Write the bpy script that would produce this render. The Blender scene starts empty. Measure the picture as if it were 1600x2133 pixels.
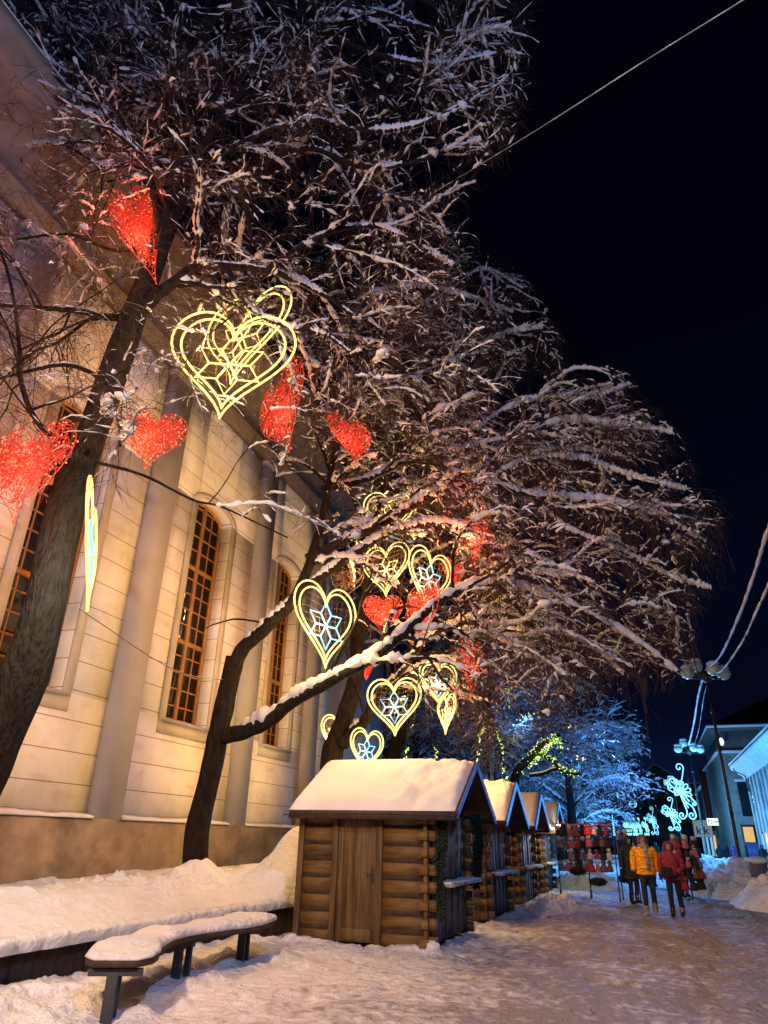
import bpy, math, random
import numpy as np
from math import radians, sin, cos, pi, tan
from mathutils import Vector, Matrix
rng = np.random.default_rng(7); random.seed(7)
S = bpy.context.scene; C = S.collection
# ------------------------------------------------------------------ camera
F_PX, PITCH, YAW, ROLL, EYE = 1416.0, radians(25.7), radians(19.9), radians(1.3), 1.5
fw0 = np.array([-sin(YAW), cos(YAW), 0.]); rt0 = np.array([cos(YAW), sin(YAW), 0.]); zz = np.array([0, 0, 1.])
FW = fw0*cos(PITCH) + zz*sin(PITCH); up0 = zz*cos(PITCH) - fw0*sin(PITCH)
RT = rt0*cos(ROLL) + up0*sin(ROLL); UP = up0*cos(ROLL) - rt0*sin(ROLL)
EYEP = np.array([0, 0, EYE])
cam = bpy.data.cameras.new('camera'); co = bpy.data.objects.new('camera', cam); C.objects.link(co)
M3 = Matrix(((RT[0], UP[0], -FW[0]), (RT[1], UP[1], -FW[1]), (RT[2], UP[2], -FW[2])))
co.matrix_world = Matrix.Translation((0, 0, EYE)) @ M3.to_4x4()
cam.sensor_fit = 'VERTICAL'; cam.sensor_height = 36.0; cam.lens = 36.0*F_PX/2133.0
cam.clip_start = 0.05; cam.clip_end = 2000
S.camera = co
def ray(x, y):
    return FW*F_PX + RT*(x-800) - UP*(y-1066.5)
def at(x, y, Y):
    d = ray(x, y); return EYEP + d*(Y/d[1])
def atx(x, y, X):
    d = ray(x, y); return EYEP + d*(X/d[0])
def px(P):
    d = np.asarray(P) - EYEP; z = d@FW
    z = np.where(z < .1, .1, z)
    return 800 + F_PX*(d@RT)/z, 1066.5 - F_PX*(d@UP)/z
# ------------------------------------------------------------------ world (clear winter night)
w = bpy.data.worlds.new('World'); S.world = w; w.use_nodes = True
nt = w.node_tree; nt.nodes.clear()
out = nt.nodes.new('ShaderNodeOutputWorld'); bg = nt.nodes.new('ShaderNodeBackground')
sky = nt.nodes.new('ShaderNodeTexSky'); sky.sky_type = 'NISHITA'; sky.sun_disc = False
sky.sun_elevation = radians(-6); sky.sun_rotation = radians(20)
tc = nt.nodes.new('ShaderNodeTexCoord'); sp = nt.nodes.new('ShaderNodeSeparateXYZ'); rp = nt.nodes.new('ShaderNodeValToRGB')
nt.links.new(tc.outputs['Generated'], sp.inputs[0]); nt.links.new(sp.outputs['Z'], rp.inputs[0])
e = rp.color_ramp.elements
e[0].position = 0.0; e[0].color = (.003, .010, .045, 1); e[1].position = .62; e[1].color = (.0007, .0010, .003, 1)
m_ = e.new(.16); m_.color = (.0010, .0022, .010, 1)
ad = nt.nodes.new('ShaderNodeMixRGB'); ad.blend_type = 'ADD'; ad.inputs[0].default_value = .004
nt.links.new(rp.outputs[0], ad.inputs[1]); nt.links.new(sky.outputs[0], ad.inputs[2])
nt.links.new(ad.outputs[0], bg.inputs[0]); bg.inputs[1].default_value = 1.0
nt.links.new(bg.outputs[0], out.inputs[0])
S.view_settings.view_transform = 'Standard'; S.view_settings.look = 'None'; S.view_settings.exposure = 0; S.view_settings.gamma = 1
def lamp(name, loc, power, col, rad=.25):
    l = bpy.data.lights.new(name, 'POINT'); l.energy = power; l.color = col; l.shadow_soft_size = rad
    o = bpy.data.objects.new(name, l); C.objects.link(o); o.location = loc; return o
# sodium street lamp and cool white street light behind the photographer, and warm ones down the square
sl = bpy.data.lights.new('sodium_street_light', 'SPOT'); sl.energy = 6600; sl.color = (1, .61, .33); sl.shadow_soft_size = .2; sl.spot_size = radians(126); sl.spot_blend = 1.0
so = bpy.data.objects.new('sodium_street_light', sl); C.objects.link(so); so.location = (-3.2, -3.0, 7.4)
so.rotation_euler = (Vector((-4.2, 14, 2.2))-so.location).to_track_quat('-Z', 'Y').to_euler()
lamp('cool_street_light', (4.5, -2.5, 10.5), 4600, (.36, .50, 1.0), .2)
# ------------------------------------------------------------------ materials
MATS = {}
def nodes(name):
    m = bpy.data.materials.new(name); m.use_nodes = True; MATS[name] = m
    return m, m.node_tree, m.node_tree.nodes['Principled BSDF']
def mat(name, col, rough=.7, metal=0, var=.25, scale=6, bump=.0, bscale=30, col2=None, spec=.3, stretch=None, bdist=.02, sharp=None):
    m, t, b = nodes(name)
    b.inputs['Roughness'].default_value = rough; b.inputs['Metallic'].default_value = metal
    b.inputs['Specular IOR Level'].default_value = spec
    tc = t.nodes.new('ShaderNodeTexCoord'); mp = t.nodes.new('ShaderNodeMapping')
    t.links.new(tc.outputs['Object'], mp.inputs[0])
    if stretch: mp.inputs['Scale'].default_value = stretch
    n = t.nodes.new('ShaderNodeTexNoise'); n.inputs['Scale'].default_value = scale; n.inputs['Detail'].default_value = 6
    t.links.new(mp.outputs[0], n.inputs[0])
    r = t.nodes.new('ShaderNodeValToRGB'); t.links.new(n.outputs[0], r.inputs[0])
    c2 = col2 or tuple(c*(1-var) for c in col)
    c1 = col if col2 else tuple(min(1, c*(1+var*.6)) for c in col)
    lo, hi = sharp or (.32, .68)
    r.color_ramp.elements[0].position = lo; r.color_ramp.elements[1].position = hi
    r.color_ramp.elements[0].color = (*c2, 1); r.color_ramp.elements[1].color = (*c1, 1)
    t.links.new(r.outputs[0], b.inputs['Base Color'])
    if bump:
        n2 = t.nodes.new('ShaderNodeTexNoise'); n2.inputs['Scale'].default_value = bscale; n2.inputs['Detail'].default_value = 5
        t.links.new(mp.outputs[0], n2.inputs[0])
        bp = t.nodes.new('ShaderNodeBump'); bp.inputs['Strength'].default_value = bump; bp.inputs['Distance'].default_value = bdist
        t.links.new(n2.outputs[0], bp.inputs['Height']); t.links.new(bp.outputs[0], b.inputs['Normal'])
    return m
def emat(name, col, strength, base=None):
    m, t, b = nodes(name)
    b.inputs['Base Color'].default_value = (*(base or tuple(c*.03 for c in col)), 1)
    b.inputs['Emission Color'].default_value = (*col, 1); b.inputs['Emission Strength'].default_value = strength
    m.cycles.emission_sampling = 'NONE'
    return m
SNOW = mat('snow', (.62, .62, .64), .75, var=.07, scale=3, bump=.9, bscale=11, bdist=.07, spec=.2)
SNOWR = mat('snow_smooth', (.60, .59, .60), .75, var=.05, scale=2, bump=.35, bscale=22, bdist=.02, spec=.2)
TSNOW = mat('branch_snow', (.50, .50, .52), .8, var=.12, scale=5, bump=.3, bscale=40, spec=.15)
BARK = mat('bark', (.020, .015, .012), .95, var=.5, scale=14, bump=1.0, bscale=24, bdist=.09, stretch=(1, 1, .35), spec=.1)
TWIG = mat('twig_bark', (.055, .034, .024), .9, var=.3, scale=8, spec=.1)
PLASTER = mat('cream_plaster', (.72, .68, .60), .9, scale=1.3, bump=.25, bscale=60, bdist=.004, col2=(.62, .56, .47), spec=.1, sharp=(.28, .55))
def joints(m, z0, pitch, hgt, col):
    t = m.node_tree; N = t.nodes; L = t.links; b = N['Principled BSDF']; tc = N.new('ShaderNodeTexCoord'); sx = N.new('ShaderNodeSeparateXYZ')
    L.new(tc.outputs['Object'], sx.inputs[0]); q = N.new('ShaderNodeMath'); q.operation = 'SUBTRACT'; q.inputs[1].default_value = z0; L.new(sx.outputs['Z'], q.inputs[0])
    p = N.new('ShaderNodeMath'); p.operation = 'MODULO'; p.inputs[1].default_value = pitch; L.new(q.outputs[0], p.inputs[0])
    l = N.new('ShaderNodeMath'); l.operation = 'LESS_THAN'; l.inputs[1].default_value = hgt; L.new(p.outputs[0], l.inputs[0])
    src = b.inputs['Base Color'].links[0].from_socket; mx = N.new('ShaderNodeMixRGB'); L.new(l.outputs[0], mx.inputs[0]); L.new(src, mx.inputs[1]); mx.inputs[2].default_value = (*col, 1)
    L.new(mx.outputs[0], b.inputs['Base Color'])
def stains(m, lo, hi, col, scale, st, fac=.6):
    t = m.node_tree; N = t.nodes; L = t.links; b = N['Principled BSDF']; tc = N.new('ShaderNodeTexCoord'); mp = N.new('ShaderNodeMapping'); mp.inputs['Scale'].default_value = st
    L.new(tc.outputs['Object'], mp.inputs[0]); n = N.new('ShaderNodeTexNoise'); n.inputs['Scale'].default_value = scale; n.inputs['Detail'].default_value = 9; n.inputs['Roughness'].default_value = .65; L.new(mp.outputs[0], n.inputs[0])
    r = N.new('ShaderNodeMapRange'); r.inputs[1].default_value = lo; r.inputs[2].default_value = hi; r.inputs[4].default_value = fac; L.new(n.outputs[0], r.inputs[0])
    src = b.inputs['Base Color'].links[0].from_socket; mx = N.new('ShaderNodeMixRGB'); mx.blend_type = 'MULTIPLY'; L.new(r.outputs[0], mx.inputs[0]); L.new(src, mx.inputs[1]); mx.inputs[2].default_value = (*col, 1)
    L.new(mx.outputs[0], b.inputs['Base Color'])
stains(PLASTER, .52, .75, (.68, .57, .47), .9, (1, 1, 2.2), .7); stains(PLASTER, .55, .75, (.75, .66, .58), 5, (1, 1.6, .35), .4)
joints(PLASTER, 2.34-.575*4, .575, .018, (.24, .19, .15))
PILAS = mat('grey_plaster', (.36, .33, .32), .9, var=.05, scale=2.2, bump=.25, bscale=60, bdist=.004, spec=.1)
PLINTH = mat('plinth_render', (.34, .26, .17), .95, scale=1.6, bump=.5, bscale=45, bdist=.008, col2=(.19, .14, .09), spec=.1)
TRIMP = mat('moulding_plaster', (.22, .175, .135), .9, var=.2, scale=2.5, bump=.2, bscale=40, bdist=.004, spec=.1)
GROOVE = mat('groove_shadow_plaster', (.16, .12, .09), .95, var=.2, scale=6)
SURR = mat('surround_plaster', (.52, .46, .36), .9, var=.12, scale=2, bump=.2, bscale=40, bdist=.004, spec=.1)
WINW = mat('window_wood', (.42, .20, .05), .45, var=.3, scale=9, stretch=(1, 1, .3))
LOG = mat('log_wood', (.20, .115, .036), .6, scale=3.2, bump=.6, bscale=18, bdist=.01, col2=(.10, .052, .016), stretch=(.35, .35, 3.0), spec=.25, sharp=(.3, .7))
DOORW = mat('door_wood', (.15, .088, .032), .6, scale=4, bump=.4, bscale=20, bdist=.006, col2=(.06, .033, .013), stretch=(3.5, 3.5, .35), spec=.25)
DARKW = mat('dark_wood', (.055, .035, .024), .75, var=.4, scale=6, bump=.4, bscale=25, bdist=.006, stretch=(2, 2, .5))
CLAD = mat('cladding_wood', (.036, .026, .022), .7, var=.35, scale=7, bump=.4, bscale=25, bdist=.006, stretch=(2, 2, .4))
SHUT = mat('weathered_shutter', (.48, .44, .42), .7, scale=4, bump=.3, bscale=25, bdist=.005, col2=(.06, .045, .04), stretch=(2.5, 2.5, .35))
GREYW = mat('grey_brown_boards', (.13, .10, .085), .7, var=.4, scale=4, bump=.3, bscale=20, stretch=(2, 2, .4))
STEEL = mat('painted_steel', (.045, .05, .065), .5, var=.2, scale=9, metal=.2)
POLE = mat('dark_pole_paint', (.05, .035, .03), .5, var=.3, scale=5, metal=.3)
GLOBE = mat('lamp_globe', (.50, .54, .38), .25, var=.2, scale=4, spec=.5)
stains(LOG, .48, .66, (.35, .28, .22), 2.2, (.6, .6, 3.5), .85); stains(DOORW, .5, .7, (.45, .38, .3), 3, (3, 3, .3), .8); stains(PLINTH, .45, .7, (.5, .42, .34), 1.2, (1, 1, 1.4), .8); stains(SHUT, .45, .65, (.35, .3, .27), 2.5, (3, 3, .4), .9)
FIR = mat('fir_green', (.014, .032, .018), .9, var=.5, scale=20)
WIRE = mat('dark_wire', (.03, .028, .025), .7)
BLK = mat('black_fabric', (.012, .012, .016), .9, var=.4, scale=10)
SKIN = mat('skin', (.42, .24, .17), .6, var=.1, scale=10)
HAIR = mat('brown_hair', (.06, .035, .02), .8, var=.4, scale=30)
def cloth(name, col, b=1.): return mat(name, col, .8, var=.35, scale=9, bump=b, bscale=9, bdist=.06, stretch=(1, 1, 2.4))
YJ = cloth('yellow_jacket_fabric', (.80, .32, .015)); RJ = cloth('red_jacket_fabric', (.22, .022, .03)); GJ = cloth('green_coat_fabric', (.025, .032, .022))
NAVY = cloth('navy_fabric', (.02, .022, .035)); SCARF = cloth('grey_scarf_fabric', (.25, .2, .17)); BOOT = cloth('tan_boot_leather', (.28, .22, .15), .2)
TAUPE = cloth('taupe_knit', (.16, .1, .07)); VIOLET = cloth('violet_fabric', (.10, .08, .3))
def glass():
    m, t, b = nodes('window_glass')
    b.inputs['Base Color'].default_value = (.018, .017, .016, 1); b.inputs['Roughness'].default_value = .07; b.inputs['Specular IOR Level'].default_value = .9
    n = t.nodes.new('ShaderNodeTexNoise'); n.inputs['Scale'].default_value = 1.4
    bp = t.nodes.new('ShaderNodeBump'); bp.inputs['Strength'].default_value = .12; bp.inputs['Distance'].default_value = .05
    tc = t.nodes.new('ShaderNodeTexCoord'); t.links.new(tc.outputs['Object'], n.inputs[0])
    t.links.new(n.outputs[0], bp.inputs['Height']); t.links.new(bp.outputs[0], b.inputs['Normal'])
glass(); GLASS = MATS['window_glass']
def ground_mat():
    m, t, b = nodes('trodden_snow'); N = t.nodes; L = t.links
    b.inputs['Roughness'].default_value = .7; b.inputs['Specular IOR Level'].default_value = .25
    tc = N.new('ShaderNodeTexCoord')
    def noise(s, d=6, st=None):
        n = N.new('ShaderNodeTexNoise'); n.inputs['Scale'].default_value = s; n.inputs['Detail'].default_value = d
        if st:
            mp = N.new('ShaderNodeMapping'); mp.inputs['Scale'].default_value = st; L.new(tc.outputs['Object'], mp.inputs[0]); L.new(mp.outputs[0], n.inputs[0])
        else: L.new(tc.outputs['Object'], n.inputs[0])
        return n
    sx = N.new('ShaderNodeSeparateXYZ'); L.new(tc.outputs['Object'], sx.inputs[0])
    big = noise(.5, 4); fine = noise(7, 8); mid = noise(2.2, 5)
    # how worn the snow is: clean along the planter and bench, trodden to slush along the middle of the square
    ma = N.new('ShaderNodeMapRange'); ma.inputs[1].default_value = -4.6; ma.inputs[2].default_value = -1.2; L.new(sx.outputs['X'], ma.inputs[0])
    a1 = N.new('ShaderNodeMath'); a1.operation = 'MULTIPLY_ADD'; L.new(big.outputs[0], a1.inputs[0]); a1.inputs[1].default_value = 1.1; a1.inputs[2].default_value = -.90
    a2 = N.new('ShaderNodeMath'); a2.operation = 'ADD'; L.new(ma.outputs[0], a2.inputs[0]); L.new(a1.outputs[0], a2.inputs[1])
    a3 = N.new('ShaderNodeMath'); a3.operation = 'MULTIPLY_ADD'; L.new(fine.outputs[0], a3.inputs[0]); a3.inputs[1].default_value = 1.9; L.new(a2.outputs[0], a3.inputs[2])
    a4 = N.new('ShaderNodeMath'); a4.operation = 'MULTIPLY_ADD'; L.new(mid.outputs[0], a4.inputs[0]); a4.inputs[1].default_value = .9; L.new(a3.outputs[0], a4.inputs[2])
    r = N.new('ShaderNodeValToRGB'); L.new(a4.outputs[0], r.inputs[0])
    sc = N.new('ShaderNodeMath'); sc.operation = 'MULTIPLY'; L.new(a4.outputs[0], sc.inputs[0]); sc.inputs[1].default_value = .5; L.new(sc.outputs[0], r.inputs[0])
    E_ = r.color_ramp.elements
    E_[0].position = .45; E_[0].color = (.74, .74, .76, 1); E_[1].position = 1.0; E_[1].color = (.235, .205, .20, 1)
    q = E_.new(.66); q.color = (.62, .60, .61, 1); q = E_.new(.82); q.color = (.45, .42, .42, 1)
    L.new(r.outputs[0], b.inputs['Base Color'])
    n3 = noise(11, 8); n4 = noise(38, 4)
    mx = N.new('ShaderNodeMath'); mx.operation = 'MULTIPLY_ADD'; L.new(n4.outputs[0], mx.inputs[0]); mx.inputs[1].default_value = .35; L.new(n3.outputs[0], mx.inputs[2])
    bp = N.new('ShaderNodeBump'); bp.inputs['Strength'].default_value = 1; bp.inputs['Distance'].default_value = .07
    L.new(mx.outputs[0], bp.inputs['Height']); L.new(bp.outputs[0], b.inputs['Normal'])
    return m
GROUND = ground_mat()
E_YEL = emat('warm_rope_light', (1, .80, .24), 1.7); E_STAR = emat('cool_rope_light', (.26, .76, 1.0), 1.55)
E_REDW = emat('red_light_wire', (1, .04, .012), .62, (.12, .01, .008)); E_REDB = emat('red_bulb', (1, .20, .09), 2.2)
E_SWIRL = emat('cyan_rope_light', (.24, .78, .95), 1.5); E_HUT = emat('blue_rope_light', (.04, .27, .95), .85)
E_HUTD = emat('dim_blue_rope_light', (.05, .12, .5), .5)
E_GRN = emat('green_fairy_bulb', (.45, 1, .12), 1.6); E_FYEL = emat('yellow_fairy_bulb', (1, .9, .35), 2.0)
E_BULB = emat('lit_bulb', (1, .86, .5), 25); E_SIGN = emat('lit_sign_face', (.75, 1, .92), 1.5); E_WARMWIN = emat('lit_shop_window', (1, .62, .2), .8)
E_COOLWIN = emat('cool_shop_window', (.2, .6, 1), .9); E_KIK = emat('pale_sign_face', (.40, .62, .70), .35); E_POST = emat('blue_poster', (.02, .10, .55), .55)
NETW = mat('net_wire', (.10, .06, .03), .6)
GOLDW = mat('unlit_wire', (.35, .2, .12), .6)
# ------------------------------------------------------------------ mesh tools
class MB:
    def __init__(s): s.V = []; s.F = []; s.n = 0
    def add(s, V, *Fs):
        V = np.asarray(V, float).reshape(-1, 3)
        for f in Fs: s.F.append(np.asarray(f, int) + s.n)
        s.V.append(V); s.n += len(V); return s
    def box(s, c, d, rz=0, tilt=None):
        x, y, z = np.array(d)/2.
        V = np.array([(-x,-y,-z),(x,-y,-z),(x,y,-z),(-x,y,-z),(-x,-y,z),(x,-y,z),(x,y,z),(-x,y,z)])
        if tilt is not None: V = V@np.array(tilt).T
        if rz: V = V@np.array([[cos(rz),-sin(rz),0],[sin(rz),cos(rz),0],[0,0,1]]).T
        return s.add(V+np.array(c), [(0,3,2,1),(4,5,6,7),(0,1,5,4),(1,2,6,5),(2,3,7,6),(3,0,4,7)])
    def bx(s, x0, x1, y0, y1, z0, z1): return s.box(((x0+x1)/2,(y0+y1)/2,(z0+z1)/2), (abs(x1-x0),abs(y1-y0),abs(z1-z0)))
    def tubes(s, P, R, k=6, cap=True):
        P = np.asarray(P, float); R = np.asarray(R, float)
        if P.ndim == 2: P = P[None]; R = np.broadcast_to(R, (1, P.shape[1]))
        N, M, _ = P.shape
        if N == 0: return s
        R = np.broadcast_to(R, (N, M))
        T = np.empty_like(P); T[:, 1:-1] = P[:, 2:]-P[:, :-2]; T[:, 0] = P[:, 1]-P[:, 0]; T[:, -1] = P[:, -1]-P[:, -2]
        T /= np.linalg.norm(T, axis=2, keepdims=True)+1e-9
        mean = np.abs(P[:, -1]-P[:, 0]); ref = np.zeros((N, 3)); ax = np.argmin(mean, axis=1); ref[np.arange(N), ax] = 1
        ref = np.broadcast_to(ref[:, None], P.shape)
        A = np.cross(T, ref); A /= np.linalg.norm(A, axis=2, keepdims=True)+1e-9; B = np.cross(T, A)
        th = np.arange(k)*2*pi/k
        V = P[:, :, None] + R[:, :, None, None]*(A[:, :, None]*np.cos(th)[:, None] + B[:, :, None]*np.sin(th)[:, None])
        idx = np.arange(N*M*k).reshape(N, M, k); a = idx[:, :-1]; b = idx[:, 1:]
        F = np.stack([a, np.roll(a, -1, 2), np.roll(b, -1, 2), b], -1).reshape(-1, 4)
        Fs = [F]
        if cap and k > 3: Fs += [idx[:, 0, ::-1].reshape(N, k), idx[:, -1].reshape(N, k)]
        return s.add(V.reshape(-1, 3), *Fs)
    def grid(s, G):
        G = np.asarray(G); a, b = G.shape[:2]; i = np.arange(a*b).reshape(a, b)
        return s.add(G.reshape(-1, 3), np.stack([i[:-1,:-1], i[1:,:-1], i[1:,1:], i[:-1,1:]], -1).reshape(-1, 4))
    def loft(s, rings, cap=True):
        G = np.asarray(rings, float); m, k = G.shape[:2]; i = np.arange(m*k).reshape(m, k)
        F = np.stack([i[:-1], np.roll(i[:-1], -1, 1), np.roll(i[1:], -1, 1), i[1:]], -1).reshape(-1, 4)
        Fs = [F]
        if cap: Fs += [i[0, ::-1][None], i[-1][None]]
        return s.add(G.reshape(-1, 3), *Fs)
    def prism(s, poly, a0, a1, axis='y'):
        n = len(poly); V = []
        for a in (a0, a1):
            for u, v in poly: V.append({'y': (u, a, v), 'x': (a, u, v), 'z': (u, v, a)}[axis])
        F4 = [(i, (i+1) % n, n+(i+1) % n, n+i) for i in range(n)]
        return s.add(V, F4, [tuple(range(n))[::-1]], [tuple(range(n, 2*n))])
    def blob(s, c, r, k=8, m=6, jit=.15, sq=(1, 1, 1)):
        th = np.linspace(0, pi, m+1)[1:-1]; ph = np.arange(k)*2*pi/k
        j = 1+jit*(rng.random((m-1, k))-.5)*2
        V = np.stack([np.sin(th)[:, None]*np.cos(ph)*j, np.sin(th)[:, None]*np.sin(ph)*j, np.cos(th)[:, None]*j], -1)*np.array(sq)*r
        V = np.vstack([V.reshape(-1, 3), [[0, 0, r*sq[2]], [0, 0, -r*sq[2]]]]) + np.array(c)
        i = np.arange((m-1)*k).reshape(m-1, k); n = (m-1)*k
        F = np.stack([i[:-1], i[1:], np.roll(i[1:], -1, 1), np.roll(i[:-1], -1, 1)], -1).reshape(-1, 4)
        t1 = np.stack([np.full(k, n), i[0], np.roll(i[0], -1)], -1); t2 = np.stack([np.full(k, n+1), np.roll(i[-1], -1), i[-1]], -1)
        return s.add(V, F, t1, t2)
    def build(s, name, m, parent=None, smooth=False, M=None):
        V = np.vstack(s.V)
        if M is not None: V = V@np.array(M.to_3x3()).T + np.array(M.translation)
        me = bpy.data.meshes.new(name); me.vertices.add(len(V)); me.vertices.foreach_set('co', V.ravel())
        lt = np.concatenate([np.full(len(f), f.shape[1]) for f in s.F]); li = np.concatenate([f.ravel() for f in s.F])
        ls = np.concatenate([[0], np.cumsum(lt)[:-1]])
        me.loops.add(len(li)); me.loops.foreach_set('vertex_index', li)
        me.polygons.add(len(lt)); me.polygons.foreach_set('loop_start', ls); me.polygons.foreach_set('loop_total', lt)
        if smooth: me.polygons.foreach_set('use_smooth', np.ones(len(lt), bool))
        me.update(calc_edges=True)
        if m: me.materials.append(m)
        o = bpy.data.objects.new(name, me); C.objects.link(o)
        if parent is not None: o.parent = parent
        return o
def tag(o, label=None, cat=None, group=None, kind=None):
    for k, v in (('label', label), ('category', cat), ('group', group), ('kind', kind)):
        if v: o[k] = v
    return o
def thing(name, label, cat, loc=(0, 0, 0), rz=0, group=None):
    o = bpy.data.objects.new(name, None); C.objects.link(o); o.location = tuple(loc); o.rotation_euler = (0, 0, rz)
    o.empty_display_size = .1
    return tag(o, label, cat, group)
def copy_tree(o, parent=None):
    c = o.copy(); C.objects.link(c); c.parent = parent
    for ch in list(o.children): copy_tree(ch, c)
    return c
def place(o, loc, rz=0, label=None, sc=1):
    o.location = tuple(loc); o.rotation_euler = (0, 0, rz); o.scale = (sc,)*3
    if label: o['label'] = label
    return o
def bevel(o, w=.01, seg=2):
    b = o.modifiers.new('bevel', 'BEVEL'); b.width = w; b.segments = seg; b.limit_method = 'ANGLE'; return o
_h = rng.random((256, 256))
def vn(x, y):
    x = np.asarray(x, float); y = np.asarray(y, float); xi = np.floor(x).astype(int); yi = np.floor(y).astype(int)
    fx = x-xi; fy = y-yi; fx = fx*fx*(3-2*fx); fy = fy*fy*(3-2*fy)
    g = lambda a, b: _h[a % 256, b % 256]
    return (g(xi, yi)*(1-fx)+g(xi+1, yi)*fx)*(1-fy) + (g(xi, yi+1)*(1-fx)+g(xi+1, yi+1)*fx)*fy
def fbm(x, y, o=4):
    s = 0; a = .5
    for i in range(o): s = s+a*vn(x*2**i+17*i, y*2**i+31*i); a *= .5
    return s
def smst(a, b, x): t = np.clip((x-a)/(b-a), 0, 1); return t*t*(3-2*t)
def catmull(P, n):
    P = np.asarray(P, float); Q = np.vstack([2*P[0]-P[1], P, 2*P[-1]-P[-2]]); m = len(P)-1
    t = np.linspace(0, m-1e-6, n); i = t.astype(int); f = (t-i)[:, None]
    a, b, c, d = Q[i], Q[i+1], Q[i+2], Q[i+3]
    return .5*(2*b+(c-a)*f+(2*a-5*b+4*c-d)*f**2+(3*b-a-3*c+d)*f**3)
# ------------------------------------------------------------------ ground
xs = np.concatenate([[-150, -80, -40, -20, -12], np.arange(-7, 6.01, .045), [7, 8, 10, 14, 25, 50, 100, 200]])
ys = np.concatenate([[-30, -10, 0, 2], np.arange(4, 15, .045), np.arange(15, 32, .1), np.arange(32, 60, 1.), [70, 90, 130, 200, 350, 600]])
GX, GY = np.meshgrid(xs, ys, indexing='ij')
near = smst(34, 22, GY)*smst(8, 5.5, np.abs(GX))
lump = np.maximum(0, fbm(GX*3.2, GY*3.2, 4)-.42)
edge = smst(-4.0, -5.6, GX)*smst(12.2, 10, GY)
foot = np.maximum(0, vn(GX*4.3+5, GY*3.1)-.52)*-.12 + np.maximum(0, vn(GX*9, GY*9+4)-.6)*-.03
Z = near*((fbm(GX*.6, GY*.6, 3)-.45)*.07 + foot*(1-edge*.5) + lump*(.05+.33*edge) + (fbm(GX*12, GY*12, 2)-.4)*.02)
Z += smst(-5.0, -6.2, GX)*.10*smst(2, 5, GY)*smst(12, 11, GY) - .01
Z += .10*np.exp(-((GX+2.4)/.8)**2)*smst(19, 21, GY)*smst(30, 26, GY)*fbm(GX*2, GY*2)*2
sk = np.exp(-np.maximum(0, 11.42-GY)/.10)*(GY < 11.6)*smst(-5.75, -5.6, GX)*smst(-2.9, -3.1, GX)   # loose snow banked against the hut foot
sk2 = np.exp(-np.maximum(0, GX+3.2)/.16)*(GX > -3.3)*smst(11.2, 11.4, GY)*smst(31, 29, GY)
Z += (sk+.8*sk2)*(.01+.11*np.maximum(0, vn(GX*5, GY*5)-.25)+.05*vn(GX*15, GY*15))
g = MB().grid(np.stack([GX, GY, Z], -1)).build('snowy_street', GROUND, None, True); tag(g, kind='structure')
# ------------------------------------------------------------------ planter with snow bed
pl = thing('planter', 'raised planter clad in dark boards and heaped with snow behind the bench', 'planter', (-6.15, 8, 0))
b = MB(); y = 1.0
while y < 30:
    b.box((-.035+rng.normal()*.003, y-8, .24), (.05, .145, .50)); y += .152
b.build('board_cladding', CLAD, pl)
MB().bx(-.11, -.06, -9, 22, 0, .47).build('backing_wall', DARKW, pl)
xs = np.linspace(-10.48, -6.05, 140); ys = np.concatenate([np.arange(0, 16, .035), np.arange(16, 30, .1)]); BX, BY = np.meshgrid(xs, ys, indexing='ij')
u = (BX+6.05)/-4.43
Zb = .50 + .23*smst(0, .40, u) + .07*smst(9, 16, BY)*smst(0, .4, u) - .14*smst(.62, 1, u)*smst(14, 8, BY)
Zb += (fbm(BX*1.1, BY*1.1, 4)-.45)*.22*smst(0, .25, u) + np.maximum(0, fbm(BX*4, BY*4, 3)-.42)*.30*smst(.05, .3, u)*smst(.95, .6, u)*(.4+1.2*vn(BX*.7, BY*.5))
Zb += ((np.maximum(0, fbm(BX*7, BY*7, 3)-.44)*.30+np.maximum(0, vn(BX*13, BY*13)-.55)*.07)*(.15+1.5*smst(.35, .62, vn(BX*.9+3, BY*.55))*smst(.15, .4, u))+(fbm(BX*2.3+9, BY*2.3, 3)-.45)*.12)*smst(.03, .12, u)*smst(1, .9, u)
Zb += .35*np.exp(-(((BX+8.0)/.42)**2+((BY-12.3)/.5)**2)) + .30*np.exp(-(((BX+7.6)/.7)**2+((BY-8.0)/.8)**2))*0
Zb += 1.15*np.exp(-(((BX+6.45)/.55)**2+((BY-13.4)/.9)**2)) 
Zb[-1, :] = .40; Zb[-2, :] = .49+.03*fbm(BX[-2]*3, BY[-2]*6)
Zb[-3, :] = .54+.05*fbm(BX[-3]*3, BY[-3]*6)
BX[-1, :] += .03*vn(BY[-1]*8, BY[-1]*0); BX[-2] += .04+.05*vn(BY[-2]*6, BY[-2]*0)
MB().grid(np.stack([BX+6.15, BY-8, Zb], -1)).build('snow_bed', SNOW, pl, True)
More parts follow.
